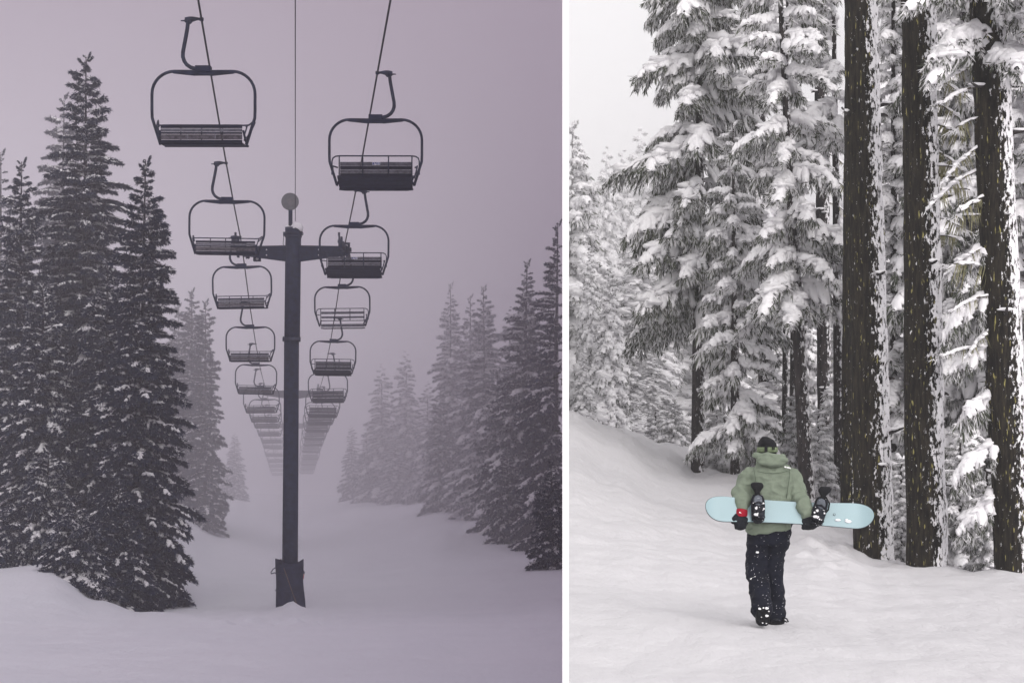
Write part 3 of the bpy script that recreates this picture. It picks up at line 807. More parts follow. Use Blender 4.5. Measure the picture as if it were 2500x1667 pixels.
ftree('white fir behind the bare grey trunk, boughs laden down to the ground', (1965, 760), (1975, 1190), 42, 80, 90, 'pale', 49, h0=.02, prof=.5, tr=.1, style2='heavy', up=.1)
ftree('white fir behind the slimmer dark trunk left of the thick one', (2050, 800), (2050, 1240), 36, 60, 80, 'heavy', 50, h0=.02, prof=.6, tr=.09, style2='pale', up=.1)
G5 = 'small snow covered firs on the forest floor'
def stree(label, top, base, d, halfw, nb, style, seed, **k):
    k.setdefault('bark', 'bark_mid'); k.setdefault('tr', .05); k.setdefault('prof', .65)
    return tree('fir_sapling', label, top, base, d, halfw, nb, style, True, G5, seed, **k)
stree('small rounded fir buried in snow between the first and second thick trunks', (2200, 1120), (2200, 1388), 28, 48, 70, 'heavy', 61)
stree('small snowy fir between the second and third thick trunks', (2345, 1030), (2345, 1395), 27, 70, 90, 'heavy', 62, style2='hang')
stree('small dark fir against the foot of the right hand thick trunk', (2410, 1080), (2410, 1405), 25.5, 48, 70, 'hang', 63, style2='heavy')
stree('small white fir by the bank left of the dark bare trunk', (1645, 985), (1645, 1085), 41, 40, 60, 'heavy', 64)
stree('small snow heaped fir further left along the bank', (1600, 1000), (1600, 1075), 42, 36, 50, 'heavy', 65)
stree('small snowy fir right of the person under the leaning trunk', (1945, 960), (1945, 1190), 35, 60, 80, 'heavy', 66, style2='hang')
stree('small snowy fir between the leaning trunk and the bare grey trunk', (1998, 1000), (1998, 1205), 33, 50, 70, 'heavy', 67)
stree('small snowy fir behind the person left shoulder beside the slim trunk', (1838, 1010), (1838, 1165), 36, 50, 70, 'hang', 68, style2='heavy')
stree('small fir between the dark bare trunk and the slim trunk', (1750, 1000), (1750, 1150), 37, 45, 60, 'heavy', 69, style2='hang')

G6 = 'white frosted firs in the background of the forest'
def bg(label, top, by, d, hw, style, seed): return far_tree('fir_tree', label, top, by, d, hw*1.25, style, True, G6, seed)
tree('fir_tree', 'frosted fir at the left border of the forest view, cut by the white wall', (1398, 300), (1398, 1010), 50, 105, 190, 'pale', True, G6, 71, prof=.6, tr=.12, bark='bark_rimed', up=.2)
ftree('thin trunked fir with sparse snowy twigs left of the person, behind the heaped one', (1760, -350), (1765, 1150), 38.5, 80, 80, 'hang', 72, h0=.28, prof=.4, tr=.09, open_=.4, style2='heavy', up=.2)
ftree('thin trunked fir with light snowy twigs above the person, left of the leaning one', (1925, -400), (1915, 1170), 36, 70, 70, 'hang', 73, h0=.35, prof=.4, tr=.08, open_=.4, up=.2)
ftree('thin dark trunk with a few snowy boughs between the slim and the bare grey trunk', (1945, -300), (1935, 1180), 39, 70, 70, 'hang', 74, h0=.4, prof=.4, tr=.11, open_=.35, up=.2)
ftree('dark snowy fir directly right of the middle big trunk, high up', (2300, -450), (2305, 1340), 32, 120, 130, 'hang', 75, h0=.35, prof=.35, tr=.10, open_=.1, style2='heavy', up=.15)
bg('frosted fir with a rounded top right of the one cut by the wall', (1480, 345), 1020, 58, 58, 'pale', 2)
bg('frosted fir with a bent over tip beside the sky gap', (1520, 352), 1030, 62, 60, 'pale', 3)
bg('pointed frosted fir standing alone in the sky gap', (1566, 298), 1040, 66, 78, 'pale', 4)
bg('narrow white fir low at the left in front of the frosted row', (1487, 640), 1010, 46, 45, 'pale', 5)
bg('white fir low beside the wall in front of the frosted row', (1440, 600), 1008, 47, 36, 'pale', 6)
bg('broad white fir behind the drooping boughs of the leftmost near tree', (1560, 560), 1050, 50, 100, 'pale', 7)
bg('white fir seen through the boughs left of the dark bare trunk', (1640, 560), 1060, 56, 110, 'pale', 8)
bg('white fir seen right of the dark bare trunk', (1745, 520), 1100, 58, 120, 'pale', 9)
bg('white fir filling the view above the person', (1830, 600), 1120, 54, 110, 'pale', 10)
bg('white fir behind the leaning tree', (1930, 600), 1140, 52, 80, 'pale', 11)
bg('white fir behind the bare grey trunk high up', (2050, 560), 1150, 50, 80, 'pale', 12)
bg('white fir between the first two thick trunks far back', (2175, -330), 1200, 49, 130, 'pale', 13)
bg('white fir between the last two thick trunks far back', (2330, -320), 1230, 50, 140, 'pale', 14)
bg('white fir far back at the right border', (2460, -280), 1240, 52, 150, 'pale', 15)
bg('short white fir on the bank below the frosted row', (1530, 830), 1020, 47, 50, 'pale', 16)
bg('short white fir on the bank right of the other short one', (1590, 850), 1040, 48, 50, 'pale', 17)
bg('low white fir right beside the wall foot on the bank', (1425, 850), 1000, 41, 24, 'pale', 18)
bg('low white fir behind the trunks above the person right shoulder', (1900, 760), 1150, 42, 75, 'pale', 19)
bg('low white fir behind the person left side', (1770, 800), 1140, 47, 75, 'pale', 20)

# ------------------------------------------------------------------ the chair lift
def zrope(d):
    k = [(-30, 11.8), (0, 10.5), (20, 9.6), (31.8, 8.97), (43.7, 8.33), (50, 8.12), (57.2, 7.95), (62, 7.45), (67.6, 6.87), (79.6, 5.98), (91.5, 5.40), (103.5, 5.17), (109, 5.15), (115.5, 5.02),
         (127.4, 4.63), (139.4, 4.20), (150, 3.89), (163, 3.1), (175, 2.47), (187, 1.9), (199, 1.35), (211, .7), (240, -.2)]
    return float(np.interp(d, [a for a, _ in k], [b for _, b in k]))
def xl(d): return -6.30-.1405*(d-31.8)
def xr(d): return -3.04-.1402*(d-35.4)
def xm(d): return -7.98-.1400*(d-57.2)

def rope(name, fx, label, r=.022, zf=zrope, d0=-25, d1=232):
    b = MB(); ds = np.arange(d0, d1, 1.0)
    b.tube([(fx(d), d, zf(d)) for d in ds], r, 8)
    o = b.build(name, M['cable'], smooth=True)
    tag(o, label, 'cable', 'steel cables of the chair lift')
rope('haul_cable', xl, 'steel haul cable carrying the left row of lift chairs')
rope('haul_cable', xr, 'steel haul cable carrying the right row of lift chairs')
rope('signal_cable', lambda d: -.1383*d, 'thin cable running straight down to the top of the nearest lift tower', .012,
     lambda d: 7.09*57.2/47.5+(57.2-d)*.048, -25, 57.0)
rope('signal_cable', lambda d: xm(d)+.05, 'thin cable from the nearest lift tower on to the fogged second tower', .012,
     lambda d: 8.5-(d-57.2)*.046-1.2*math.sin((d-57.2)/52*math.pi), 57.3, 109)

def bar(pts, r, mt, n=8, name='bar', flat=None):
    b = MB(); b.tube(pts, r, n, flat=flat); return b.mesh(name, mt, True)
def arc(c, r, a0, a1, n, y=0):
    return [(c[0]+r*math.cos(a0+(a1-a0)*i/n), y, c[1]+r*math.sin(a0+(a1-a0)*i/n)) for i in range(n+1)]
def slab(x0, x1, y, z0, z1, t, mt, dy=0.0, bev=.012):
    """upright slat, its top leaning by dy"""
    b = MB(); xs = (x0, x1)
    prof_ = [(-t/2, z0+bev), (-t/2+bev, z0), (t/2-bev, z0), (t/2, z0+bev), (t/2, z1-bev), (t/2-bev, z1), (-t/2+bev, z1), (-t/2, z1-bev)]
    vs = [(x, y+a+dy*(z-z0), z) for x in xs for a, z in prof_]
    n = 8
    b.add(vs, [tuple(range(n)), tuple(reversed(range(n, 2*n)))]+[(i, n+i, n+(i+1) % n, (i+1) % n) for i in range(n)])
    return b.mesh('slat', mt)

def chair_proto(m, kind):
    """m = -1 left row (seen from behind), +1 right row (seen from the front); origin where the grip holds the cable"""
    P = Proto('lift_chair')
    b = MB()
    b.tube([(0, 0, .03), (0, 0, -.03)], .045, 8)
    b.tube([(0, 0, 0), (m*.09, 0, .008), (m*.17, 0, .004), (m*.24, 0, -.006), (m*.33, 0, -.02)], [.022, .032, .052, .062, .058], 10, flat=.8)
    b.tube([(m*.30, 0, -.03), (m*.34, 0, -.03), (m*.345, 0, -.03), (m*.42, 0, -.03)], [.035, .035, .016, .012], 8)
    b.tube([(m*.20, -.03, -.05), (m*.24, -.03, -.09)], .03, 6)
    P.part('cable_grip', b.mesh('cable_grip', M['navy2'], True))
    pts = [(m*.27, 0, -.02), (m*.29, 0, -.20), (m*.335, 0, -.45), (m*.375, 0, -.66), (m*.378, 0, -.76), (m*.35, 0, -.85), (m*.30, 0, -.92), (m*.22, 0, -.975), (m*.10, 0, -1.01), (m*.0, 0, -1.02)]
    P.part('hanger_arm', bar(pts, .040, M['navy2'], 10, 'hanger_arm'))
    cx = -m*.04
    b = MB(); b.box((cx-.155, -.09, -1.075), (cx+.155, .09, -.955)); b.box((cx-.19, -.06, -1.13), (cx+.19, .06, -1.06))
    for q in (-.1, .1): b.tube([(cx+q, -.11, -1.02), (cx+q, .11, -1.02)], .018, 6)
    P.part('hanger_clamp', b.mesh('hanger_clamp', M['navy']))
    for s in (-1, 1):
        b = MB()
        b.add([(cx+s*.16, -.045, -1.06), (cx+s*.16, -.045, -1.14), (cx+s*.62, -.035, -1.06), (cx+s*.62, -.035, -1.095),
               (cx+s*.16, .045, -1.06), (cx+s*.16, .045, -1.14), (cx+s*.62, .035, -1.06), (cx+s*.62, .035, -1.095)],
              [(0, 1, 3, 2), (4, 6, 7, 5), (0, 2, 6, 4), (1, 5, 7, 3), (2, 3, 7, 6), (0, 4, 5, 1)])
        P.part('gusset_plate', b.mesh('gusset_plate', M['navy']))
    zt = -1.055; rc = .46
    pts = [(cx-.87, 0, -2.54), (cx-1.04, 0, -2.0), (cx-1.045, 0, -1.85)] + [(p[0], 0, p[2]) for p in arc((cx-1.045+rc, zt-rc), rc, math.pi, math.pi/2, 8)] \
        + [(cx, 0, zt-.005)] + [(p[0], 0, p[2]) for p in arc((cx+1.045-rc, zt-rc), rc, math.pi/2, 0, 8)] + [(cx+1.045, 0, -1.85), (cx+1.04, 0, -2.0), (cx+.87, 0, -2.54)]
    P.part('bail_frame', bar(pts, .031, M['navy2'], 10, 'bail_frame'))
    w_ = .82
    if m < 0:   # seen from behind: backrest boards, seat beyond
        y = -.22
        rows = [(-2.195, -2.255, 'slat_dark'), (-2.262, -2.325, 'slat_light'), (-2.332, -2.372, 'slat_dark'), (-2.378, -2.48, 'slat_brown'), (-2.487, -2.548, 'slat_dark')]
        top = -2.185 if kind == 'first' else -2.12
        for z1, z0, mt in rows: P.part('slat', slab(cx-w_, cx+w_, y, z0, z1, .03, M[mt], .12))
        if kind == 'first':
            for q in (-.28, .28): P.part('backrest_seam', slab(cx+q-.012, cx+q+.012, y-.022, -2.475, -2.382, .02, M['slat_light'], .12, .003))
        P.part('top_rail', bar([(cx-.96, .1, top+.10), (cx-.93, -.05, top+.03), (cx-.85, -.16, top), (cx-.7, -.18, top), (cx+.7, -.18, top), (cx+.85, -.16, top), (cx+.93, -.05, top+.03), (cx+.96, .1, top+.10)], .017, M['navy2'], 6, 'top_rail'))
        for s in (-1, 1):
            P.part('armrest', bar([(cx+s*.92, -.18, top), (cx+s*.87, -.2, top-.18), (cx+s*.85, -.15, top-.30)] + [(cx+s*.93, .12, -2.28), (cx+s*1.0, .3, -2.03), (cx+s*.98, .28, -1.99), (cx+s*.93, .1, -2.10), (cx+s*.88, -.1, -2.2)], .015, M['navy2'], 6, 'armrest'))
            P.part('side_bracket', bar([(cx+s*.88, 0, -2.54), (cx+s*.86, -.08, -2.44), (cx+s*.84, -.2, -2.3)], .024, M['navy'], 6, 'side_bracket'))
        for q in (-.42, .42, 0): P.part('back_post', bar([(cx+q, -.185, top), (cx+q, -.2, -2.54)], .013, M['navy'], 6, 'back_post'))
        for k in range(4): P.part('seat_slat', slab(cx-w_, cx+w_, -.12+k*.125, -2.57+k*.012, -2.535+k*.012, .115, M['slat_dark'], 0))
        P.part('front_bar', bar([(cx-.86, .36, -2.50), (cx+.86, .36, -2.50)], .022, M['navy'], 8, 'front_bar'))
    else:       # seen from the front and below: rail frame, backrest boards, underside of the tilted seat
        rows = [(-1.975, -2.062, 'slat_light'), (-2.15, -2.225, 'slat_light')]
        if kind != 'open': rows += [(-2.068, -2.144, 'slat_dark'), (-2.231, -2.33, 'slat_dark')]
        for z1, z0, mt in rows: P.part('slat', slab(cx-w_, cx+w_, .20, z0, z1, .03, M[mt], -.08))
        P.part('top_rail', bar([(cx-.985, .0, -2.30), (cx-.985, -.0, -1.99), (cx-.96, -.0, -1.92), (cx-.90, -.0, -1.885), (cx-.82, 0, -1.875), (cx+.82, 0, -1.875), (cx+.90, 0, -1.885), (cx+.96, 0, -1.92), (cx+.985, 0, -1.99), (cx+.985, 0, -2.30)], .017, M['navy2'], 6, 'top_rail'))
        P.part('lower_rail', bar([(cx-.82, -.02, -2.335), (cx+.82, -.02, -2.335)], .017, M['navy2'], 6, 'lower_rail'))
        for q in (-.82, -.29, .29, .82): P.part('back_post', bar([(cx+q, -.01, -1.875), (cx+q, -.02, -2.335)], .016, M['navy2'], 6, 'back_post'))
        for s in (-1, 1):
            P.part('armrest', bar([(cx+s*.88, .2, -2.10), (cx+s*.93, .1, -2.10), (cx+s*.95, -.2, -2.14), (cx+s*.93, -.32, -2.3), (cx+s*.88, -.3, -2.44)], .018, M['navy2'], 6, 'armrest'))
            P.part('side_bracket', bar([(cx+s*.87, 0, -2.54), (cx+s*.82, -.1, -2.46), (cx+s*.84, .2, -2.3)], .026, M['navy'], 6, 'side_bracket'))
        if kind != 'open':
            for k in range(3):
                b = MB(); y0 = -.36+k*.185; z0 = -2.40-k*.062
                Mx = Matrix.Translation((0, y0, z0)) @ Matrix.Rotation(-.33, 4, 'X')
                b.box((cx-w_-.01, 0, -.02), (cx+w_+.01, .176, .02), 0, Mx)
                P.part('seat_slat', b.mesh('seat_slat', M['slat_dark']))
        else:
            b = MB(); b.box((cx-w_, .02, -2.56), (cx+w_, .16, -2.46)); P.part('seat_slat', b.mesh('seat_slat', M['slat_light']))
        P.part('front_bar', bar([(cx-.84, .16, -2.60), (cx-.7, .16, -2.615), (cx+.7, .16, -2.615), (cx+.84, .16, -2.60)], .022, M['navy2'], 8, 'front_bar'))
        if kind == 'sticker':
            b = MB(); b.box((cx-.09, .148, -2.052), (cx+.09, .158, -1.985)); b2 = MB()
            for i, (a, c) in enumerate(((-.082, -.052), (-.044, -.036), (-.024, -.002), (.006, .02), (.03, .044), (.054, .06), (.07, .082))):
                b2.box((cx+a, .142, -2.045+(.02 if i == 2 else 0)), (cx+c, .147, -1.992))
            P.part('sticker', b.mesh('sticker', M['white']), subs=[('sticker_lettering', b2.mesh('sticker_lettering', M['sticker_blue']))], label='small white sticker with blue lettering')
    return P

PL0 = chair_proto(-1, 'first'); PL = chair_proto(-1, 'std')
PR0 = chair_proto(1, 'sticker'); PR = chair_proto(1, 'std'); PRO = chair_proto(1, 'open')
ORD = ['nearest', 'second', 'third', 'fourth', 'fifth', 'sixth', 'seventh', 'eighth', 'ninth', 'tenth', 'eleventh', 'twelfth', 'thirteenth', 'fourteenth', 'fifteenth', 'sixteenth']
for i in range(16):
    d = 31.8+11.95*i
    o = (PL0 if i == 0 else PL).place((xl(d), d, zrope(d)), rz=R(.3 if i == 0 else 1.2*math.sin(i*2.3)))
    o.rotation_euler.y = R(.9*math.sin(i*1.9+.4)) if i else 0
    lb = 'nearest and largest empty lift chair, top left, solid backrest seen from behind' if i == 0 else \
        'empty lift chair overlapping the left arm of the nearest tower' if i == 1 else \
        f'{ORD[i]} empty lift chair on the left cable' + (', faint in the fog' if i > 7 else ', seen from behind')
    tag(o, lb, 'lift chair', 'empty lift chairs on the left cable')
    d = 35.4+12.1*i
    if d < 214:
        o = (PR0 if i < 2 else PRO if i == 2 else PR).place((xr(d), d, zrope(d)-(.0 if i else .0)), rz=R(1.2*math.sin(i*3.1+1)-.5))
        o.rotation_euler.y = R(.8*math.sin(i*2.7)) if i else 0
        lb = 'large empty lift chair high on the right cable, its boards and small sticker visible' if i == 0 else \
            'empty lift chair hanging in front of the right end of the tower arm' if i == 1 else \
            'empty lift chair with see-through slatted back, the one below the tower arm on the right' if i == 2 else \
            f'{ORD[i]} empty lift chair on the right cable' + (', faint in the fog' if i > 7 else ', seen from the front')
        tag(o, lb, 'lift chair', 'empty lift chairs on the right cable')

# ---- towers
def tower(d, full, label, base_z):
    K = d/57.2*(57.2/57.2)
    x0 = xm(d); zarm = zrope(d)-.55 if full else zrope(d)-.55
    s = 57.2/F
    root = empty('lift_tower', (x0+(-.06 if full else 0), d, base_z)); tag(root, label, 'lift tower', 'steel towers of the chair lift')
    def Z(py): return (HY-py)*s-base_z
    def X(px): return (px-715.5)*s+.06 if full else (px-715.5)*s
    zt = Z(562) if full else zrope(d)+.4-base_z
    za = Z(618) if full else zrope(d)-.45-base_z
    # pole in two lengths with a flange, the upper one a little wider
    lx = (X(718.5)-X(710.5)) if full else 0
    xb, xt = -lx*.5, lx*.5
    zf = Z(828) if full else za*.6
    b = MB(); b.tube([(xb, 0, -.6), (xb+(xt-xb)*.45, 0, zf-.02)], .272, 28)
    P1 = b.build('pole', M['navy'], root, True)
    b = MB(); b.tube([(xb+(xt-xb)*.45+.02, 0, zf+.02), (xt, 0, zt)], [.285, .285], 28); b.build('pole', M['navy'], root, True)
    b = MB(); b.tube([(xb+(xt-xb)*.45, 0, zf-.05), (xb+(xt-xb)*.45, 0, zf+.05)], .33, 28)
    for k in range(12):
        a = k*math.pi/6; b.tube([(xb+(xt-xb)*.45+math.cos(a)*.31, math.sin(a)*.31, zf-.09), (xb+(xt-xb)*.45+math.cos(a)*.31, math.sin(a)*.31, zf+.09)], .018, 6)
    b.build('flange', M['navy2'], root)
    if full:   # cable conduit
                b = MB(); b.tube([(xb-.27, -.09, 1.2), (xt-.275, -.09, za-.3)], .014, 6); b.build('conduit', M['navy2'], root, True)
    # cross arm: two tapering beams
    for sx in (-1, 1):
        b = MB(); y0, y1 = -.16, .16
        pr = [(sx*.2, za-.30), (sx*2.05, za-.06), (sx*2.05, za+.20), (sx*.2, za+.23)]
        vs = [(x+xt, y, z) for y in (y0, y1) for x, z in pr]
        b.add(vs, [(0, 1, 2, 3), (7, 6, 5, 4), (0, 4, 5, 1), (1, 5, 6, 2), (2, 6, 7, 3), (3, 7, 4, 0)])
        # stiffening flanges proud of the web
        for (a0, a1, c0, c1) in ((.22, 2.04, za-.335, za-.095), (.22, 2.04, za+.225, za+.195), (.22, 2.04, za-.06, za+.03)):
            Mv = [(xt+sx*a0, -.20, c0), (xt+sx*a1, -.20, c1), (xt+sx*a1, -.20, c1+.03), (xt+sx*a0, -.20, c0+.03)]
            vs = Mv+[(x, -.158, z) for x, y, z in Mv]
            b.add(vs, [(0, 1, 2, 3), (7, 6, 5, 4), (0, 4, 5, 1), (1, 5, 6, 2), (2, 6, 7, 3), (3, 7, 4, 0)])
        o = b.build('cross_arm', M['navy'], root)
        if full:
            for bx, bz in ((.95, za+.10), (.95, za-.10)):
                q = MB(); q.tube([(xt+sx*bx, -.175, bz), (xt+sx*bx, -.21, bz)], .022, 8); q.build('bolt', M['white'], o, True)
        # wheel train under the cable
        xw = (xl(d) if sx < 0 else xr(d))-root.location.x; zr = zrope(d)-base_z
        b = MB(); b.box((xw-.05, -1.5, zr-.34), (xw+.05, 1.5, zr-.22)); b.box((xw-.10, -.18, za+.16), (xw+.10, .18, zr-.22)); b.box((xw-.16, -.10, zr-.50), (xw-.09, .10, zr+.25))
        hb = b.build('wheel_assembly', M['navy'], root)
        for k in range(6):
            q = MB(); yy = -1.25+k*.5
            q.tube([(xw-.05, yy, zr-.20), (xw-.045, yy, zr-.20), (xw-.02, yy, zr-.20), (xw+.02, yy, zr-.20), (xw+.045, yy, zr-.20), (xw+.05, yy, zr-.20)], [.14, .20, .18, .18, .20, .14], 16)
            q.build('sheave_wheel', M['navy2'], hb, True)
        if full:
            q = MB(); q.tube([(xw-.2, -.1, za+.2), (xw-.2, -.1, zr+.35)], .035, 6); q.box((xw-.25, -.15, zr+.02), (xw-.15, -.05, zr+.12)); q.box((xw-.24, -.14, zr+.28), (xw-.17, -.06, zr+.40))
            q.tube([(xw+.15, -.1, za+.2), (xw+.15, -.1, zr+.02)], .05, 6); q.box((xw+.10, -.16, zr-.3), (xw+.24, .0, zr-.16)); q.box((xw-.02, -.2, zr-.05), (xw+.2, -.12, zr+.02))
            q.build('rope_catcher', M['navy2'], hb)
    if not full: return root
    # lifting eye below the left end of the arm
    b = MB(); xo = X(627); b.box((xo-.13, -.10, Z(638)), (xo+.13, .10, Z(628)))
    e = b.build('end_bracket', M['navy'], root)
    b = MB(); b.tube([(xo+.02, -.105, Z(633)), (xo+.02, -.13, Z(633))], .05, 12); b.build('lifting_eye', M['frost'], e, True)
    # round sign on a post, behind the thin cable
    xs = X(708.5)
    b = MB(); b.box((xs-.065, -.06, Z(600)), (xs+.065, .06, Z(513))); b.build('sign_post', M['navy'], root)
    xs = X(707.5); zs = Z(492.5)
    b = MB(); b.tube([(xs, .03, zs), (xs, .0, zs), (xs, -.02, zs)], [.31, .322, .318], 40); dd = b.build('round_sign', M['disc'], root)
    b = MB(); rings = []
    for rr in (.115, .085):
        rings.append([(xs+.02+rr*math.cos(a*math.pi/16), -.028, zs+rr*math.sin(a*math.pi/16)) for a in range(32)])
    b.add(rings[0]+rings[1], [(k, (k+1) % 32, 32+(k+1) % 32, 32+k) for k in range(32)])
    b.add([(x, -.030, z) for x, y, z in [(xs+.02+.06*math.cos(a*math.pi/12), 0, zs+.06*math.sin(a*math.pi/12)) for a in range(24)]], [tuple(range(24))])
    b.build('sign_ring', M['disc2'], dd)
    # pole head: bracket, strap, cable clamp, coil of wire
    b = MB(); b.tube([(xt-.10, 0, zt-.25), (xt-.10, 0, zt+.10)], [.20, .20], 12); b.tube([(xt+.10, 0, zt-.1), (xt+.10, 0, zt+.06)], .20, 14)
    for z in (-.12, -.24): b.tube([(xt, 0, zt+z-.02), (xt, 0, zt+z+.02)], .31, 28)
    b.box((xt-.36, -.12, zt-.22), (xt-.27, .02, zt-.08)); b.box((xt+.25, -.1, zt-.18), (xt+.33, .05, zt-.06))
    b.build('pole_head', M['navy2'], root)
    b = MB(); b.tube([(xt+.30+.07*math.cos(a), -.1, zt-.14+.07*math.sin(a)) for a in np.linspace(0, 11, 30)], .012, 5)
    b.tube([(xt-.33, -.1, zt-.15), (xt-.36, -.1, zt-.5), (xt-.33, -.1, zt-.75)], .012, 5)
    b.tube([(xt+.08, -.18, zt+.06), (xt+.2, -.25, zt+.0), (xt+.32, -.15, zt-.12)], .012, 5); b.build('wire_coil', M['cable'], root, True)
    b = MB(); b.ell((xt+.12, .02, zt+.06), (.25, .22, .22), 16, 10, 0, .15, 3); b.ell((xt-.17, .05, zt+.06), (.14, .14, .18), 12, 8, 0, .15, 5); b.build('snow_cap', M['snow'], root, True)
    for px, r_ in ((672, .18), (680, .12)):
        b = MB(); b.ell((X(px), 0, za+.235), (r_, .12, r_*.32), 14, 8, 0, .2, px); b.build('snow_cap', M['snow'], root, True)
    # padding round the foot
    b = MB(); xp = X(706); z0, z1 = Z(1484), Z(1372)
    n = 40; zs_ = np.linspace(z0-.15, z1, 12); vs = []
    for i, z in enumerate(zs_):
        for k in range(n):
            a = 2*math.pi*k/n; f = i/11
            rx = .50+.05*(1-f)**3*(1+math.cos(a)) + .012*math.sin(a*7+f*3); zz = z
            if i == 11: zz = z+.14*max(0, abs(math.cos(a))-.86)/.14 - .10*max(0, -math.sin(a)-.2)
            q = noise.noise(Vector((math.cos(a)*2, math.sin(a)*2, z*1.5)))*.03
            vs.append((xp+math.cos(a)*(rx+q)*(1+.0*f), math.sin(a)*(.42+q), zz))
    b.add(vs, [(i*n+k, i*n+(k+1) % n, (i+1)*n+(k+1) % n, (i+1)*n+k) for i in range(11) for k in range(n)]+[tuple(range((11)*n, 12*n))])
    pad = b.build('foot_padding', M['pad'], root, True)
    for z in (Z(1398), Z(1440)):
        b = MB(); b.tube([(xp+.515*math.cos(a), .435*math.sin(a), z) for a in np.linspace(0, 2*math.pi, 33)], .014, 5); b.build('strap', M['navy'], pad, True)
    for sx, px in ((-1, 672), (1, 734)):
        x = X(px); b = MB()
        b.tube([(x, -.05, Z(1385)), (x+sx*.07, -.12, Z(1388)), (x+sx*.145, -.15, Z(1396)), (x+sx*.14, -.15, Z(1399)), (x, -.05, Z(1397))], .018, 6)
        b.build('pad_handle', M['navy'], pad, True)
    b = MB(); b.tube([(X(743), -.15, Z(1399)), (X(742), -.16, Z(1405)), (X(741), -.16, Z(1412))], .012, 5); b.build('red_ribbon', M['red'], pad, True)
    b = MB(); b.tube([(X(683), -.40, Z(1372)), (X(686), -.43, Z(1366)), (X(689), -.40, Z(1362)), (X(688), -.3, Z(1372)), (X(692), -.4, Z(1374)), (X(684), -.42, Z(1371))], .014, 5)
    b.build('knot', M['cable'], pad, True)
    return root
T1 = tower(57.2, True, 'nearest lift tower, a dark steel pole with cross arm and padded foot', (HY-1484)/F*57.2)
tower(109, False, 'second lift tower, its arm just showing behind the fogged chairs', -5.65)
tower(150, False, 'third lift tower, very faint in the fog between the chair rows', -5.35)

s57 = 56.0/F
def foot(px, py): return ((px-CX)*s57, 56.0, (HY-py)*s57)
b = MB(); b.tube([foot(693, 1386), foot(712, 1440), foot(735, 1503)], [.014, .016, .018], 6)
tag(b.build('bamboo_pole', M['bamboo'], smooth=True), 'thin bamboo pole leaning against the padded foot of the tower', 'pole')
b = MB(); b.tube([foot(712, 1447), foot(711, 1500)], .024, 6); b.tube([foot(706, 1449), foot(718, 1450)], .018, 6)
tag(b.build('snow_stake', M['navy2'], smooth=True), 'short dark T topped stake in the snow at the tower foot', 'stake')

# ------------------------------------------------------------------ the walking person
K = 14.7/F
PB = at(1870, 1523, 14.7); PB.z = gz(PB.x, PB.y, True)
ZB = (HY-1523)/F*14.7
def pq(px, py, y=0.0): return Vector(((px-1870)*K, y, (1523-py)*K + ZB - PB.z))

def cloth_mat(name, col, var, scale, specks=0.0, bump=.3, rough=.8):
    m = mat(name, col, rough, var, scale, bump, spec=.2, bscale=38)
    if specks:
        n = m.node_tree; p = n.nodes['Principled BSDF']
        old = p.inputs['Base Color'].links[0].from_socket
        t = n.nodes.new('ShaderNodeTexCoord')
        v = n.nodes.new('ShaderNodeTexVoronoi'); v.inputs['Scale'].default_value = 44
        n.links.new(t.outputs['Object'], v.inputs['Vector'])
        nz = n.nodes.new('ShaderNodeTexNoise'); nz.inputs['Scale'].default_value = 9; n.links.new(t.outputs['Object'], nz.inputs['Vector'])
        a = n.nodes.new('ShaderNodeMath'); a.operation = 'MULTIPLY_ADD'; a.inputs[1].default_value = -.35; a.inputs[2].default_value = .17+specks
        n.links.new(nz.outputs['Fac'], a.inputs[0])
        c = n.nodes.new('ShaderNodeMath'); c.operation = 'LESS_THAN'
        n.links.new(v.outputs['Distance'], c.inputs[0]); n.links.new(a.outputs[0], c.inputs[1])
        mx = n.nodes.new('ShaderNodeMix'); mx.data_type = 'RGBA'; mx.inputs['B'].default_value = (.62, .62, .66, 1)
        n.links.new(c.outputs[0], mx.inputs['Factor']); n.links.new(old, mx.inputs['A']); n.links.new(mx.outputs['Result'], p.inputs['Base Color'])
    return m
M['jacket'] = cloth_mat('jacket_green', (.165, .198, .150), .08, 5)
M['jacket_in'] = cloth_mat('hood_lining', (.05, .07, .045), .1, 8)
M['trouser'] = cloth_mat('trouser_black', (.004, .005, .012), .3, 6, .115)
M['black'] = cloth_mat('black_knit', (.006, .006, .008), .3, 20)
M['mitten'] = cloth_mat('mitten_black', (.008, .009, .013), .3, 12, .03)
M['strap_green'] = cloth_mat('strap_green', (.15, .19, .11), .1, 20)
M['redcuff'] = cloth_mat('red_cuff', (.28, .006, .02), .15, 12)
M['skin'] = mat('skin', (.55, .34, .26), .5, .05, 12)
M['hair'] = mat('hair', (.03, .02, .015), .7, .3, 20)
M['binding'] = cloth_mat('binding_black', (.008, .009, .014), .4, 14, .12, rough=.55)
M['bind_grey'] = cloth_mat('binding_grey', (.10, .11, .13), .2, 14, .10)
M['board'] = mat('board_blue', (.28, .39, .42), .35, .03, 2.5, spec=.4)
M['board_edge'] = mat('board_edge', (.03, .035, .04), .5, .1, 20)

def fold(p, amp, seed, axis=(7, 7, 11)):
    q = Vector((p.x*axis[0]+seed, p.y*axis[1], p.z*axis[2]))
    a = noise.noise(q); b_ = noise.noise(Vector((p.x*8+p.z*7+seed, p.y*9, p.z*12-p.x*6)))
    return amp*(a*.9 + (1-abs(b_)*2.6)*.55)

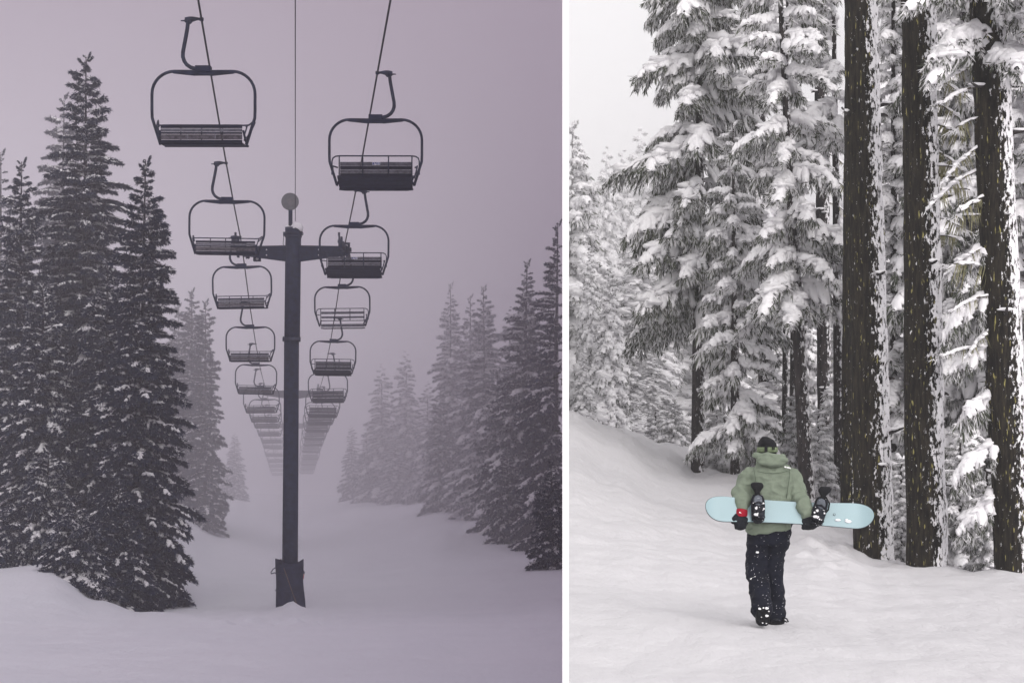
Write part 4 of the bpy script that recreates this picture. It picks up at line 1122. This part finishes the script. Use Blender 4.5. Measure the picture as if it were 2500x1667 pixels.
def garment(name, b, mt, parent, voxel=.011, amp=.0, seed=0, smooth=3, axis=(7, 7, 11), mod=None):
    """joins the shapes collected in b into one continuous skin and gives it folds"""
    me = b.mesh(name+'_raw', mt)
    o = bpy.data.objects.new(name+'_raw', me); C.objects.link(o)
    r = o.modifiers.new('r', 'REMESH'); r.mode = 'VOXEL'; r.voxel_size = voxel
    sm = o.modifiers.new('s', 'SMOOTH'); sm.factor = .6; sm.iterations = smooth
    dg = bpy.context.evaluated_depsgraph_get(); dg.update()
    m2 = bpy.data.meshes.new_from_object(o.evaluated_get(dg))
    m2.name = name
    bpy.data.objects.remove(o); bpy.data.meshes.remove(me)
    if amp:
        m2.update()
        ns = [v.normal.copy() for v in m2.vertices]
        for v, nn in zip(m2.vertices, ns):
            k = mod(v.co) if mod else 1
            v.co += nn*fold(v.co, amp, seed, axis)*k
    if not m2.materials: m2.materials.append(mt)
    m2.polygons.foreach_set('use_smooth', [True]*len(m2.polygons)); m2.update()
    return link(name, m2, parent)

person = empty('person', PB)
tag(person, 'person walking away in sage green jacket, black trousers and beanie, carrying a snowboard', 'person')
def limb(b, pts, n=14):
    """pts: (px, py, y, radius in pixels)"""
    P = [pq(a, c, y) for a, c, y, r in pts]
    b.tube(P, [r*K for *_, r in pts], n)
    b.ell(P[0], (pts[0][3]*K,)*3, 12, 8); b.ell(P[-1], (pts[-1][3]*K,)*3, 12, 8)
# the body under the clothes: one continuous figure
b = MB()
hc = pq(1872, 1101, .02)
b.ell(hc, (.074, .092, .105), 20, 14); b.ell(hc+Vector((0, .03, -.05)), (.055, .065, .065), 16, 10)
b.ell(hc+Vector((0, .105, -.015)), (.014, .02, .024), 8, 6); b.ell(hc+Vector((0, .098, -.052)), (.022, .012, .008), 8, 6)
for s_ in (-1, 1): b.ell(hc+Vector((s_*.076, .0, -.01)), (.010, .022, .032), 8, 6); b.ell(hc+Vector((s_*.03, .086, .022)), (.014, .012, .009), 8, 6)
limb(b, [(1873, 1118, 0, 15), (1875, 1142, -.01, 15)])
b.loft([(pq(1879, 1292, 0), 46*K, 30*K), (pq(1881, 1240, 0), 42*K, 28*K), (pq(1879, 1190, 0), 47*K, 30*K), (pq(1877, 1155, 0), 50*K, 28*K), (pq(1876, 1140, 0), 25*K, 18*K)], 20)
limb(b, [(1832, 1156, 0, 13), (1812, 1200, -.03, 12), (1806, 1244, -.20, 8), (1803, 1262, -.22, 9)])
limb(b, [(1923, 1154, 0, 13), (1944, 1204, -.03, 12), (1961, 1256, -.20, 8), (1964, 1270, -.22, 9)])
limb(b, [(1856, 1290, 0, 22), (1849, 1385, .0, 13), (1852, 1440, -.12, 11), (1850, 1470, -.21, 9), (1850, 1496, -.22, 8)])
limb(b, [(1900, 1290, 0, 22), (1890, 1390, .04, 13), (1891, 1450, .06, 11), (1893, 1500, .06, 9)])
garment('body', b, M['skin'], person, .012, 0)
# trousers
b = MB()
b.loft([(pq(1877, 1330, 0), 50*K, 34*K), (pq(1879, 1300, 0), 53*K, 37*K), (pq(1880, 1270, 0), 52*K, 36*K)], 24)
limb(b, [(1856, 1310, 0, 30), (1851, 1350, .01, 27), (1847, 1385, .01, 27), (1848, 1410, -.03, 27), (1851, 1440, -.10, 25), (1852, 1462, -.16, 25), (1851, 1480, -.20, 25)], 18)
limb(b, [(1899, 1310, 0, 32), (1892, 1350, .02, 27), (1889, 1390, .04, 26), (1889, 1430, .06, 25.5), (1891, 1465, .06, 27), (1892, 1490, .06, 27), (1892, 1506, .05, 26)], 18)
b.loft([(pq(1835, 1482, -.25), 8*K, 12*K), (pq(1834, 1468, -.24), 8*K, 12*K)], 10)
garment('trousers', b, M['trouser'], person, .010, .016, 4, 3, (8, 8, 9))
# boots
def rounded(b, c, rx, rz, y0, y1, n=20, pw=3.2, M4=None, m=0):
    vs = []
    for y, k in ((y0, .9), (y0+.008, 1), (y1-.008, 1), (y1, .9)):
        for i in range(n):
            a = 2*math.pi*i/n; ca, sa = math.cos(a), math.sin(a)
            q = Vector((rx*k*math.copysign(abs(ca)**(2/pw), ca), y, rz*k*math.copysign(abs(sa)**(2/pw), sa)))
            if M4 is not None: q = M4 @ q
            vs.append(tuple(Vector(c)+q))
    b.add(vs, [tuple(range(n)), tuple(reversed(range(3*n, 4*n)))]+[(j*n+i, (j+1)*n+i, (j+1)*n+(i+1) % n, j*n+(i+1) % n) for j in range(3) for i in range(n)], m)
b = MB(); limb(b, [(1850, 1468, -.20, 16), (1850, 1490, -.245, 17), (1850, 1506, -.235, 15)]); b.ell(pq(1850, 1498, -.25), (15.5*K, .05, 22*K), 14, 10)
bootL = garment('boot', b, M['binding'], person, .009, .004, 2)
b = MB(); rounded(b, pq(1850, 1497, -.31), 15.5*K, 22*K, -.012, .012, M4=Matrix.Rotation(R(-8), 3, 'X'))
so = b.build('sole', M['black'], bootL)
b = MB()
for i in range(5):
    for s_ in (-1, 0, 1):
        if (i+s_) % 2 == 0: b.box(tuple(pq(1850+s_*8-3.4, 1482+i*8+3, -.335)), tuple(pq(1850+s_*8+3.4, 1482+i*8-2, -.322)))
b2 = b.build('sole_tread', M['mitten'], bootL); b2['kind'] = 'stuff'
b = MB()
for (x_, y_, r_) in ((1841, 1477, 3.5), (1858, 1476, 4.5), (1863, 1483, 2), (1845, 1497, 1.5), (1858, 1494, 4.5), (1848, 1511, 2), (1857, 1512, 2), (1850, 1475, 2.5)):
    b.ell(pq(x_, y_, -.335), (r_*K, .008, r_*K*.7), 8, 6, 0, .6, x_)
q = b.build('stuck_snow', M['snow'], bootL, True); q['kind'] = 'stuff'
b = MB(); limb(b, [(1893, 1490, .05, 19), (1893, 1510, .02, 17)]); b.ell(pq(1893, 1512, .06), (19*K, .13, 10*K), 14, 10)
bootR = garment('boot', b, M['binding'], person, .009, .003, 3)
b = MB(); rounded(b, pq(1893, 1519, .06), 20*K, .14, -4*K, 4*K, M4=Matrix.Rotation(R(90), 3, 'X')); b.build('sole', M['black'], bootR)
b = MB(); b.tube([pq(1910, 1505, -.03), pq(1918, 1508, -.06), pq(1922, 1515, -.06), pq(1918, 1516, -.05), pq(1909, 1511, -.03)], .007, 6); b.build('boot_strap', M['black'], bootR, True)
# jacket
b = MB()
def tl(a): return Matrix.Rotation(R(a), 3, 'Y')
b.loft([(pq(1878, 1297, 0), 55*K, 41*K, tl(-11)), (pq(1881, 1276, 0), 60*K, 43*K, tl(-7)), (pq(1884, 1250, 0), 58*K, 41*K), (pq(1883, 1225, 0), 57*K, 39*K), (pq(1881, 1200, 0), 58*K, 40*K),
        (pq(1879, 1178, 0), 60*K, 41*K), (pq(1878, 1160, 0), 58*K, 39*K), (pq(1877, 1148, 0), 50*K, 34*K), (pq(1877, 1138, 0), 36*K, 28*K), (pq(1877, 1126, 0), 26*K, 25*K)], 30, power=2.3)
limb(b, [(1836, 1157, 0, 21), (1826, 1172, -.01, 23), (1817, 1190, -.02, 22), (1811, 1206, -.05, 21.5), (1809, 1222, -.12, 19), (1806, 1230, -.18, 15.5), (1805, 1232, -.19, 12.5)], 18)
limb(b, [(1920, 1156, 0, 21), (1931, 1172, -.01, 23), (1938, 1190, -.03, 22), (1944, 1207, -.06, 22), (1951, 1226, -.13, 20), (1957, 1243, -.19, 18), (1960, 1251, -.205, 16)], 18)
jk = garment('jacket', b, M['jacket'], person, .0085, .026, 1, 3, (5, 5, 8), mod=lambda c: 1.15 if abs(c.x+.0) > .15 else .75)
b = MB()
for c, r in (((1880, 1129, -.115), (33, .08, 11)), ((1893, 1123, -.10), (27, .085, 11)), ((1866, 1122, -.09), (20, .08, 10)), ((1878, 1114, -.075), (25, .045, 4)), ((1908, 1122, -.04), (10, .09, 10)), ((1853, 1121, -.03), (8, .09, 10))):
    b.ell(pq(*c), (r[0]*K, r[1], r[2]*K), 18, 12)
b.tube([pq(1877+33*math.cos(a), 1115-4*math.sin(a*.5), -.01-.115*math.sin(a)) for a in np.linspace(-.5, math.pi+.5, 16)], 6*K, 8)
garment('hood', b, M['jacket'], jk, .008, .016, 9, 2, (9, 9, 12))
def strokes(name, mt, parent, boxes, M4):
    b = MB()
    for x0, z0, x1, z1 in boxes: b.box((x0, -.003, z0), (x1, .003, z1), 0, M4)
    return b.build(name, mt, parent)
# seams, pull cords and marks
for s_, X in ((-1, 1836), (1, 1922)):
    b = MB(); b.tube([pq(X, 1142, -.10), pq(X+s_*-1, 1160, -.15), pq(X-s_*5, 1185, -.158), pq(X-s_*9, 1215, -.155)], .0028, 5); b.build('jacket_seam', M['jacket_in'], jk, True)
b = MB(); b.tube([pq(1843, 1150, -.150), pq(1862, 1154, -.165), pq(1880, 1155, -.168), pq(1900, 1153, -.163), pq(1916, 1149, -.148)], .0026, 5); b.build('jacket_seam', M['jacket_in'], jk, True)
Mx = Matrix.Translation(pq(1917, 1141, -.128)) @ Matrix.Rotation(R(14), 4, 'Y') @ Matrix.Rotation(R(-40), 4, 'X')
strokes('white_mark', M['white'], jk, [(-.030, -.006, -.012, .006), (-.008, -.004, .030, .001), (-.008, .003, .022, .007)], Mx)
Mx = Matrix.Translation(pq(1834, 1409, -.125)) @ Matrix.Rotation(R(-28), 4, 'Y') @ Matrix.Rotation(R(-14), 4, 'Z')
tr_ = [o for o in bpy.data.objects if o.name.startswith('trousers') and o.parent == person][0]
strokes('white_mark', M['white'], tr_, [(-.028, .004, .012, .012), (-.024, -.006, .016, .001), (.016, -.008, .028, .012)], Mx)
b = MB(); b.ell(pq(1845, 1346, -.112), (4*K, .01, 2.5*K), 8, 6, 0, .5, 2); b.build('stuck_snow', M['snow'], tr_, True)
# beanie and goggle strap
b = MB()
b.loft([(pq(1874, 1114, .015), 21*K, .094), (pq(1874, 1104, .015), 23*K, .100), (pq(1874, 1092, .015), 24*K, .104), (pq(1873, 1082, .012), 22.5*K, .098), (pq(1872, 1075, .01), 18.5*K, .080), (pq(1870, 1070, .005), 13*K, .055), (pq(1868, 1066, 0), 8*K, .035), (pq(1868, 1065, 0), 4*K, .015)], 26)
bn = garment('beanie', b, M['black'], person, .0075, .003, 5, 2)
for i in range(14):
    pass
b = MB(); n = 40; vs = []
for z, g in ((1103.5, 1.05), (1102, 1.09), (1093, 1.09), (1091.5, 1.05)):
    for i in range(n):
        a = 2*math.pi*i/n; vs.append(tuple(pq(1874, z, .015)+Vector((23.4*K*g*math.cos(a), .102*g*math.sin(a), 0))))
b.add(vs, [(j*n+i, j*n+(i+1) % n, (j+1)*n+(i+1) % n, (j+1)*n+i) for j in range(3) for i in range(n)])
st_ = b.build('goggle_strap', M['strap_green'], person, True)
for px in (1866.0, 1882, 1886):
    wpx = 3.4 if px == 1866 else .8
    b = MB(); b.box(tuple(pq(px-wpx, 1104.5 if wpx > 1 else 1098, -.106)), tuple(pq(px+wpx, 1089, -.088))); b.build('strap_buckle', M['black'], st_)
b = MB(); b.ell(hc+Vector((0, .085, .022)), (.078, .04, .045), 16, 10); b.build('goggles', M['black'], person, True)
# mittens
b = MB(); b.loft([(pq(1802, 1258, -.215), 15.5*K, .042, tl(4)), (pq(1804, 1240, -.20), 13.5*K, .045, tl(4))], 18)
cu = garment('mitten_cuff', b, M['redcuff'], person, .0075, .002, 3, 1)
strokes('white_mark', M['white'], cu, [(-.012, -.004, -.002, .006), (-.002, -.002, .008, .001)], Matrix.Translation(pq(1798, 1249, -.262)) @ Matrix.Rotation(R(20), 4, 'Y'))
b = MB(); b.ell(pq(1802, 1269, -.225), (17.5*K, .045, 13*K), 16, 12); b.ell(pq(1799, 1278, -.225), (15*K, .042, 14*K), 16, 12)
b.ell(pq(1808, 1268, -.19), (12*K, .05, 14*K), 14, 10)
limb(b, [(1790, 1258, -.22, 7), (1783, 1265, -.235, 6.5), (1781, 1271, -.235, 5.5)], 10)
for i in range(4): limb(b, [(1790+i*7, 1274, -.235, 4.4), (1789+i*6.5, 1285, -.235, 4.2), (1789.5+i*6.2, 1286, -.195, 4)], 8)
garment('mitten', b, M['mitten'], person, .007, .004, 6, 2)
b = MB(); b.loft([(pq(1963, 1264, -.215), 17*K, .044), (pq(1961, 1250, -.205), 14*K, .045)], 18)
b.ell(pq(1963, 1272, -.225), (19.5*K, .05, 14*K), 16, 12); b.ell(pq(1964, 1280, -.225), (17*K, .045, 11*K), 16, 12)
limb(b, [(1976, 1266, -.22, 6.5), (1981, 1275, -.23, 6), (1979, 1282, -.22, 5)], 10)
for i in range(4): limb(b, [(1951+i*8, 1276, -.235, 5), (1951+i*7.6, 1286, -.235, 4.6), (1952+i*7.4, 1286, -.19, 4.4)], 8)
garment('mitten', b, M['mitten'], person, .007, .004, 7, 2)

# ------------------------------------------------------------------ snowboard
dB = 14.7-.205
BC = at(1926, 1250.5, dB)
root = empty('snowboard', BC)
tag(root, 'pale blue snowboard with black bindings carried sideways behind the person in green', 'snowboard')
root.rotation_euler = (R(-24), R(3.0), 0)       # nearly upright, its top sheet to the viewer, right tip lower
Lh = 206/F*dB
def half_w(u):
    t = abs(u)/Lh
    w_ = .112+.016*(t/.75)**2 if t < .75 else .128
    if t > .75:
        q = (t-.75)/.25; w_ = .128*(1-q**2.6)**.5
    return max(w_, .001)
b = MB(); NU, NV = 72, 8
us = [-Lh*math.cos(math.pi*i/NU) for i in range(NU+1)]
def kick(u):
    t = abs(u)/Lh; return .045*max(0, (t-.80)/.2)**2
for layer, (n0, n1, mt_, nm, ins) in enumerate(((-.001, -.005, 'board', 'deck', .0035), (.004, -.001, 'board_edge', 'edge', 0))):
    b = MB(); vs = []
    for nn in (n1, n0):
        for u in us:
            hw_ = max(half_w(u)-ins, .0005)
            for j in range(NV+1):
                v = -hw_+2*hw_*j/NV
                vs.append((u*(1-ins/Lh), nn+kick(u)*-1, v))
    W = NV+1; T_ = (NU+1)*W
    fs = []
    for i in range(NU):
        for j in range(NV):
            a = i*W+j
            fs.append((a, a+W, a+W+1, a+1)); fs.append((T_+a, T_+a+1, T_+a+W+1, T_+a+W))
        a = i*W; fs.append((a, T_+a, T_+a+W, a+W)); a = i*W+NV; fs.append((a, a+W, T_+a+W, T_+a))
    b.add(vs, fs); b.build(nm, M[mt_], root)
def binding(u, rot, flip):
    bo = MB()
    Mx = Matrix.Translation((u, -.005, 0)) @ Matrix.Rotation(R(rot), 4, 'Y')
    def T(p): return tuple(Mx @ Vector(p))
    def tub(pts, r, n=8, bb=None): (bb or bo).tube([T(p) for p in pts], r, n)
    # base tray with raised sides
    rounded(bo, T((0, -.018, -.01)), .048, .125, -.018, .018, pw=4, M4=Mx.to_3x3())
    for s_ in (-1, 1):
        tub([(s_*.046, -.02, -.11), (s_*.052, -.05, -.05), (s_*.054, -.075, .02), (s_*.050, -.085, .08), (s_*.03, -.10, .115)], .012, 8)
    for v in (-.11, .10): tub([(-.045, -.03, v), (0, -.045, v-.005), (.045, -.03, v)], .012, 8)
    base = bo.build('binding', M['binding'], root, False)
    hb = MB()   # highback standing up past the board edge, padded top
    secs = [(T((0, -.075, .08)), .040, .016), (T((0, -.085, .115)), .030, .015), (T((0, -.092, .145)), .024, .018), (T((0, -.096, .170)), .040, .022), (T((0, -.10, .195)), .058, .026), (T((0, -.10, .215)), .060, .026), (T((0, -.10, .232)), .050, .02), (T((0, -.10, .238)), .02, .01)]
    hb.loft(secs, 16, power=2.6); ho = hb.build('highback', M['black'], base, True)
    sk = MB(); sk.ell(T((-.002, -.105, .055)), (.042, .03, .055), 14, 10, 0, .12, 3); sk.build('ankle_strap', M['bind_grey'], base, True)
    sk = MB(); sk.ell(T((.0, -.085, -.01)), (.050, .035, .055), 14, 10, 0, .25, 7); sk.ell(T((.006, -.07, -.065)), (.055, .03, .05), 14, 10, 0, .25, 8)
    sk.tube([T(p) for p in ((-.05, -.05, .02), (-.035, -.11, .03), (.0, -.13, .03), (.035, -.11, .02), (.052, -.05, .01))], .012, 8)
    sk.tube([T(p) for p in ((-.05, -.04, -.07), (-.03, -.09, -.08), (.0, -.10, -.08), (.03, -.09, -.085), (.055, -.04, -.08))], .013, 8)
    sk.build('toe_strap', M['binding'], base, True)
    if flip:
        sk = MB(); sk.tube([T(p) for p in ((.04, -.06, -.03), (.075, -.08, .03), (.07, -.09, .09), (.03, -.09, .14), (.0, -.09, .15))], .008, 8)
        sk.tube([T(p) for p in ((-.04, -.06, .0), (-.055, -.09, .06), (-.04, -.10, .11), (-.0, -.09, .15))], .008, 8); sk.build('strap_loop', M['black'], base, True)
    rg_ = random.Random(3+rot); sn = MB()
    for i in range(12):
        sn.ell(T((rg_.uniform(-.05, .05), -.095-rg_.uniform(0, .035), rg_.uniform(-.11, .05))), (rg_.uniform(.003, .009),)*3, 7, 5, 0, .6, i)
    sn.ell(T((-.02, -.11, -.02)), (.018, .012, .016), 8, 6, 0, .5, 4); sn.ell(T((-.025, -.10, -.08)), (.026, .014, .014), 8, 6, 0, .5, 4)
    q = sn.build('stuck_snow', M['snow'], base, True); q['kind'] = 'stuff'
binding(-.298, -3, False)
binding(.268, 14, True)
b = MB(); b.tube([((2035-1926)*K, -.006, -.0), ((2035-1926)*K, -.010, -.0)], .012, 12); b.build('disc_emblem', M['board_edge'], root)
b = MB(); b.tube([((2035-1926)*K, -.010, -.0), ((2035-1926)*K, -.011, -.0)], .008, 12); b.build('disc_emblem', M['board'], root)
for (px, py, r_) in ((2043, 1270, 7), (2068, 1272, 8), (2064, 1268, 4)):
    b = MB(); b.ell(((px-1926)*K, -.010, (1256-py)*K), (r_*K, .008, r_*.45*K), 12, 7, 0, .5, px); b.build('stuck_snow', M['snow'], root, True)
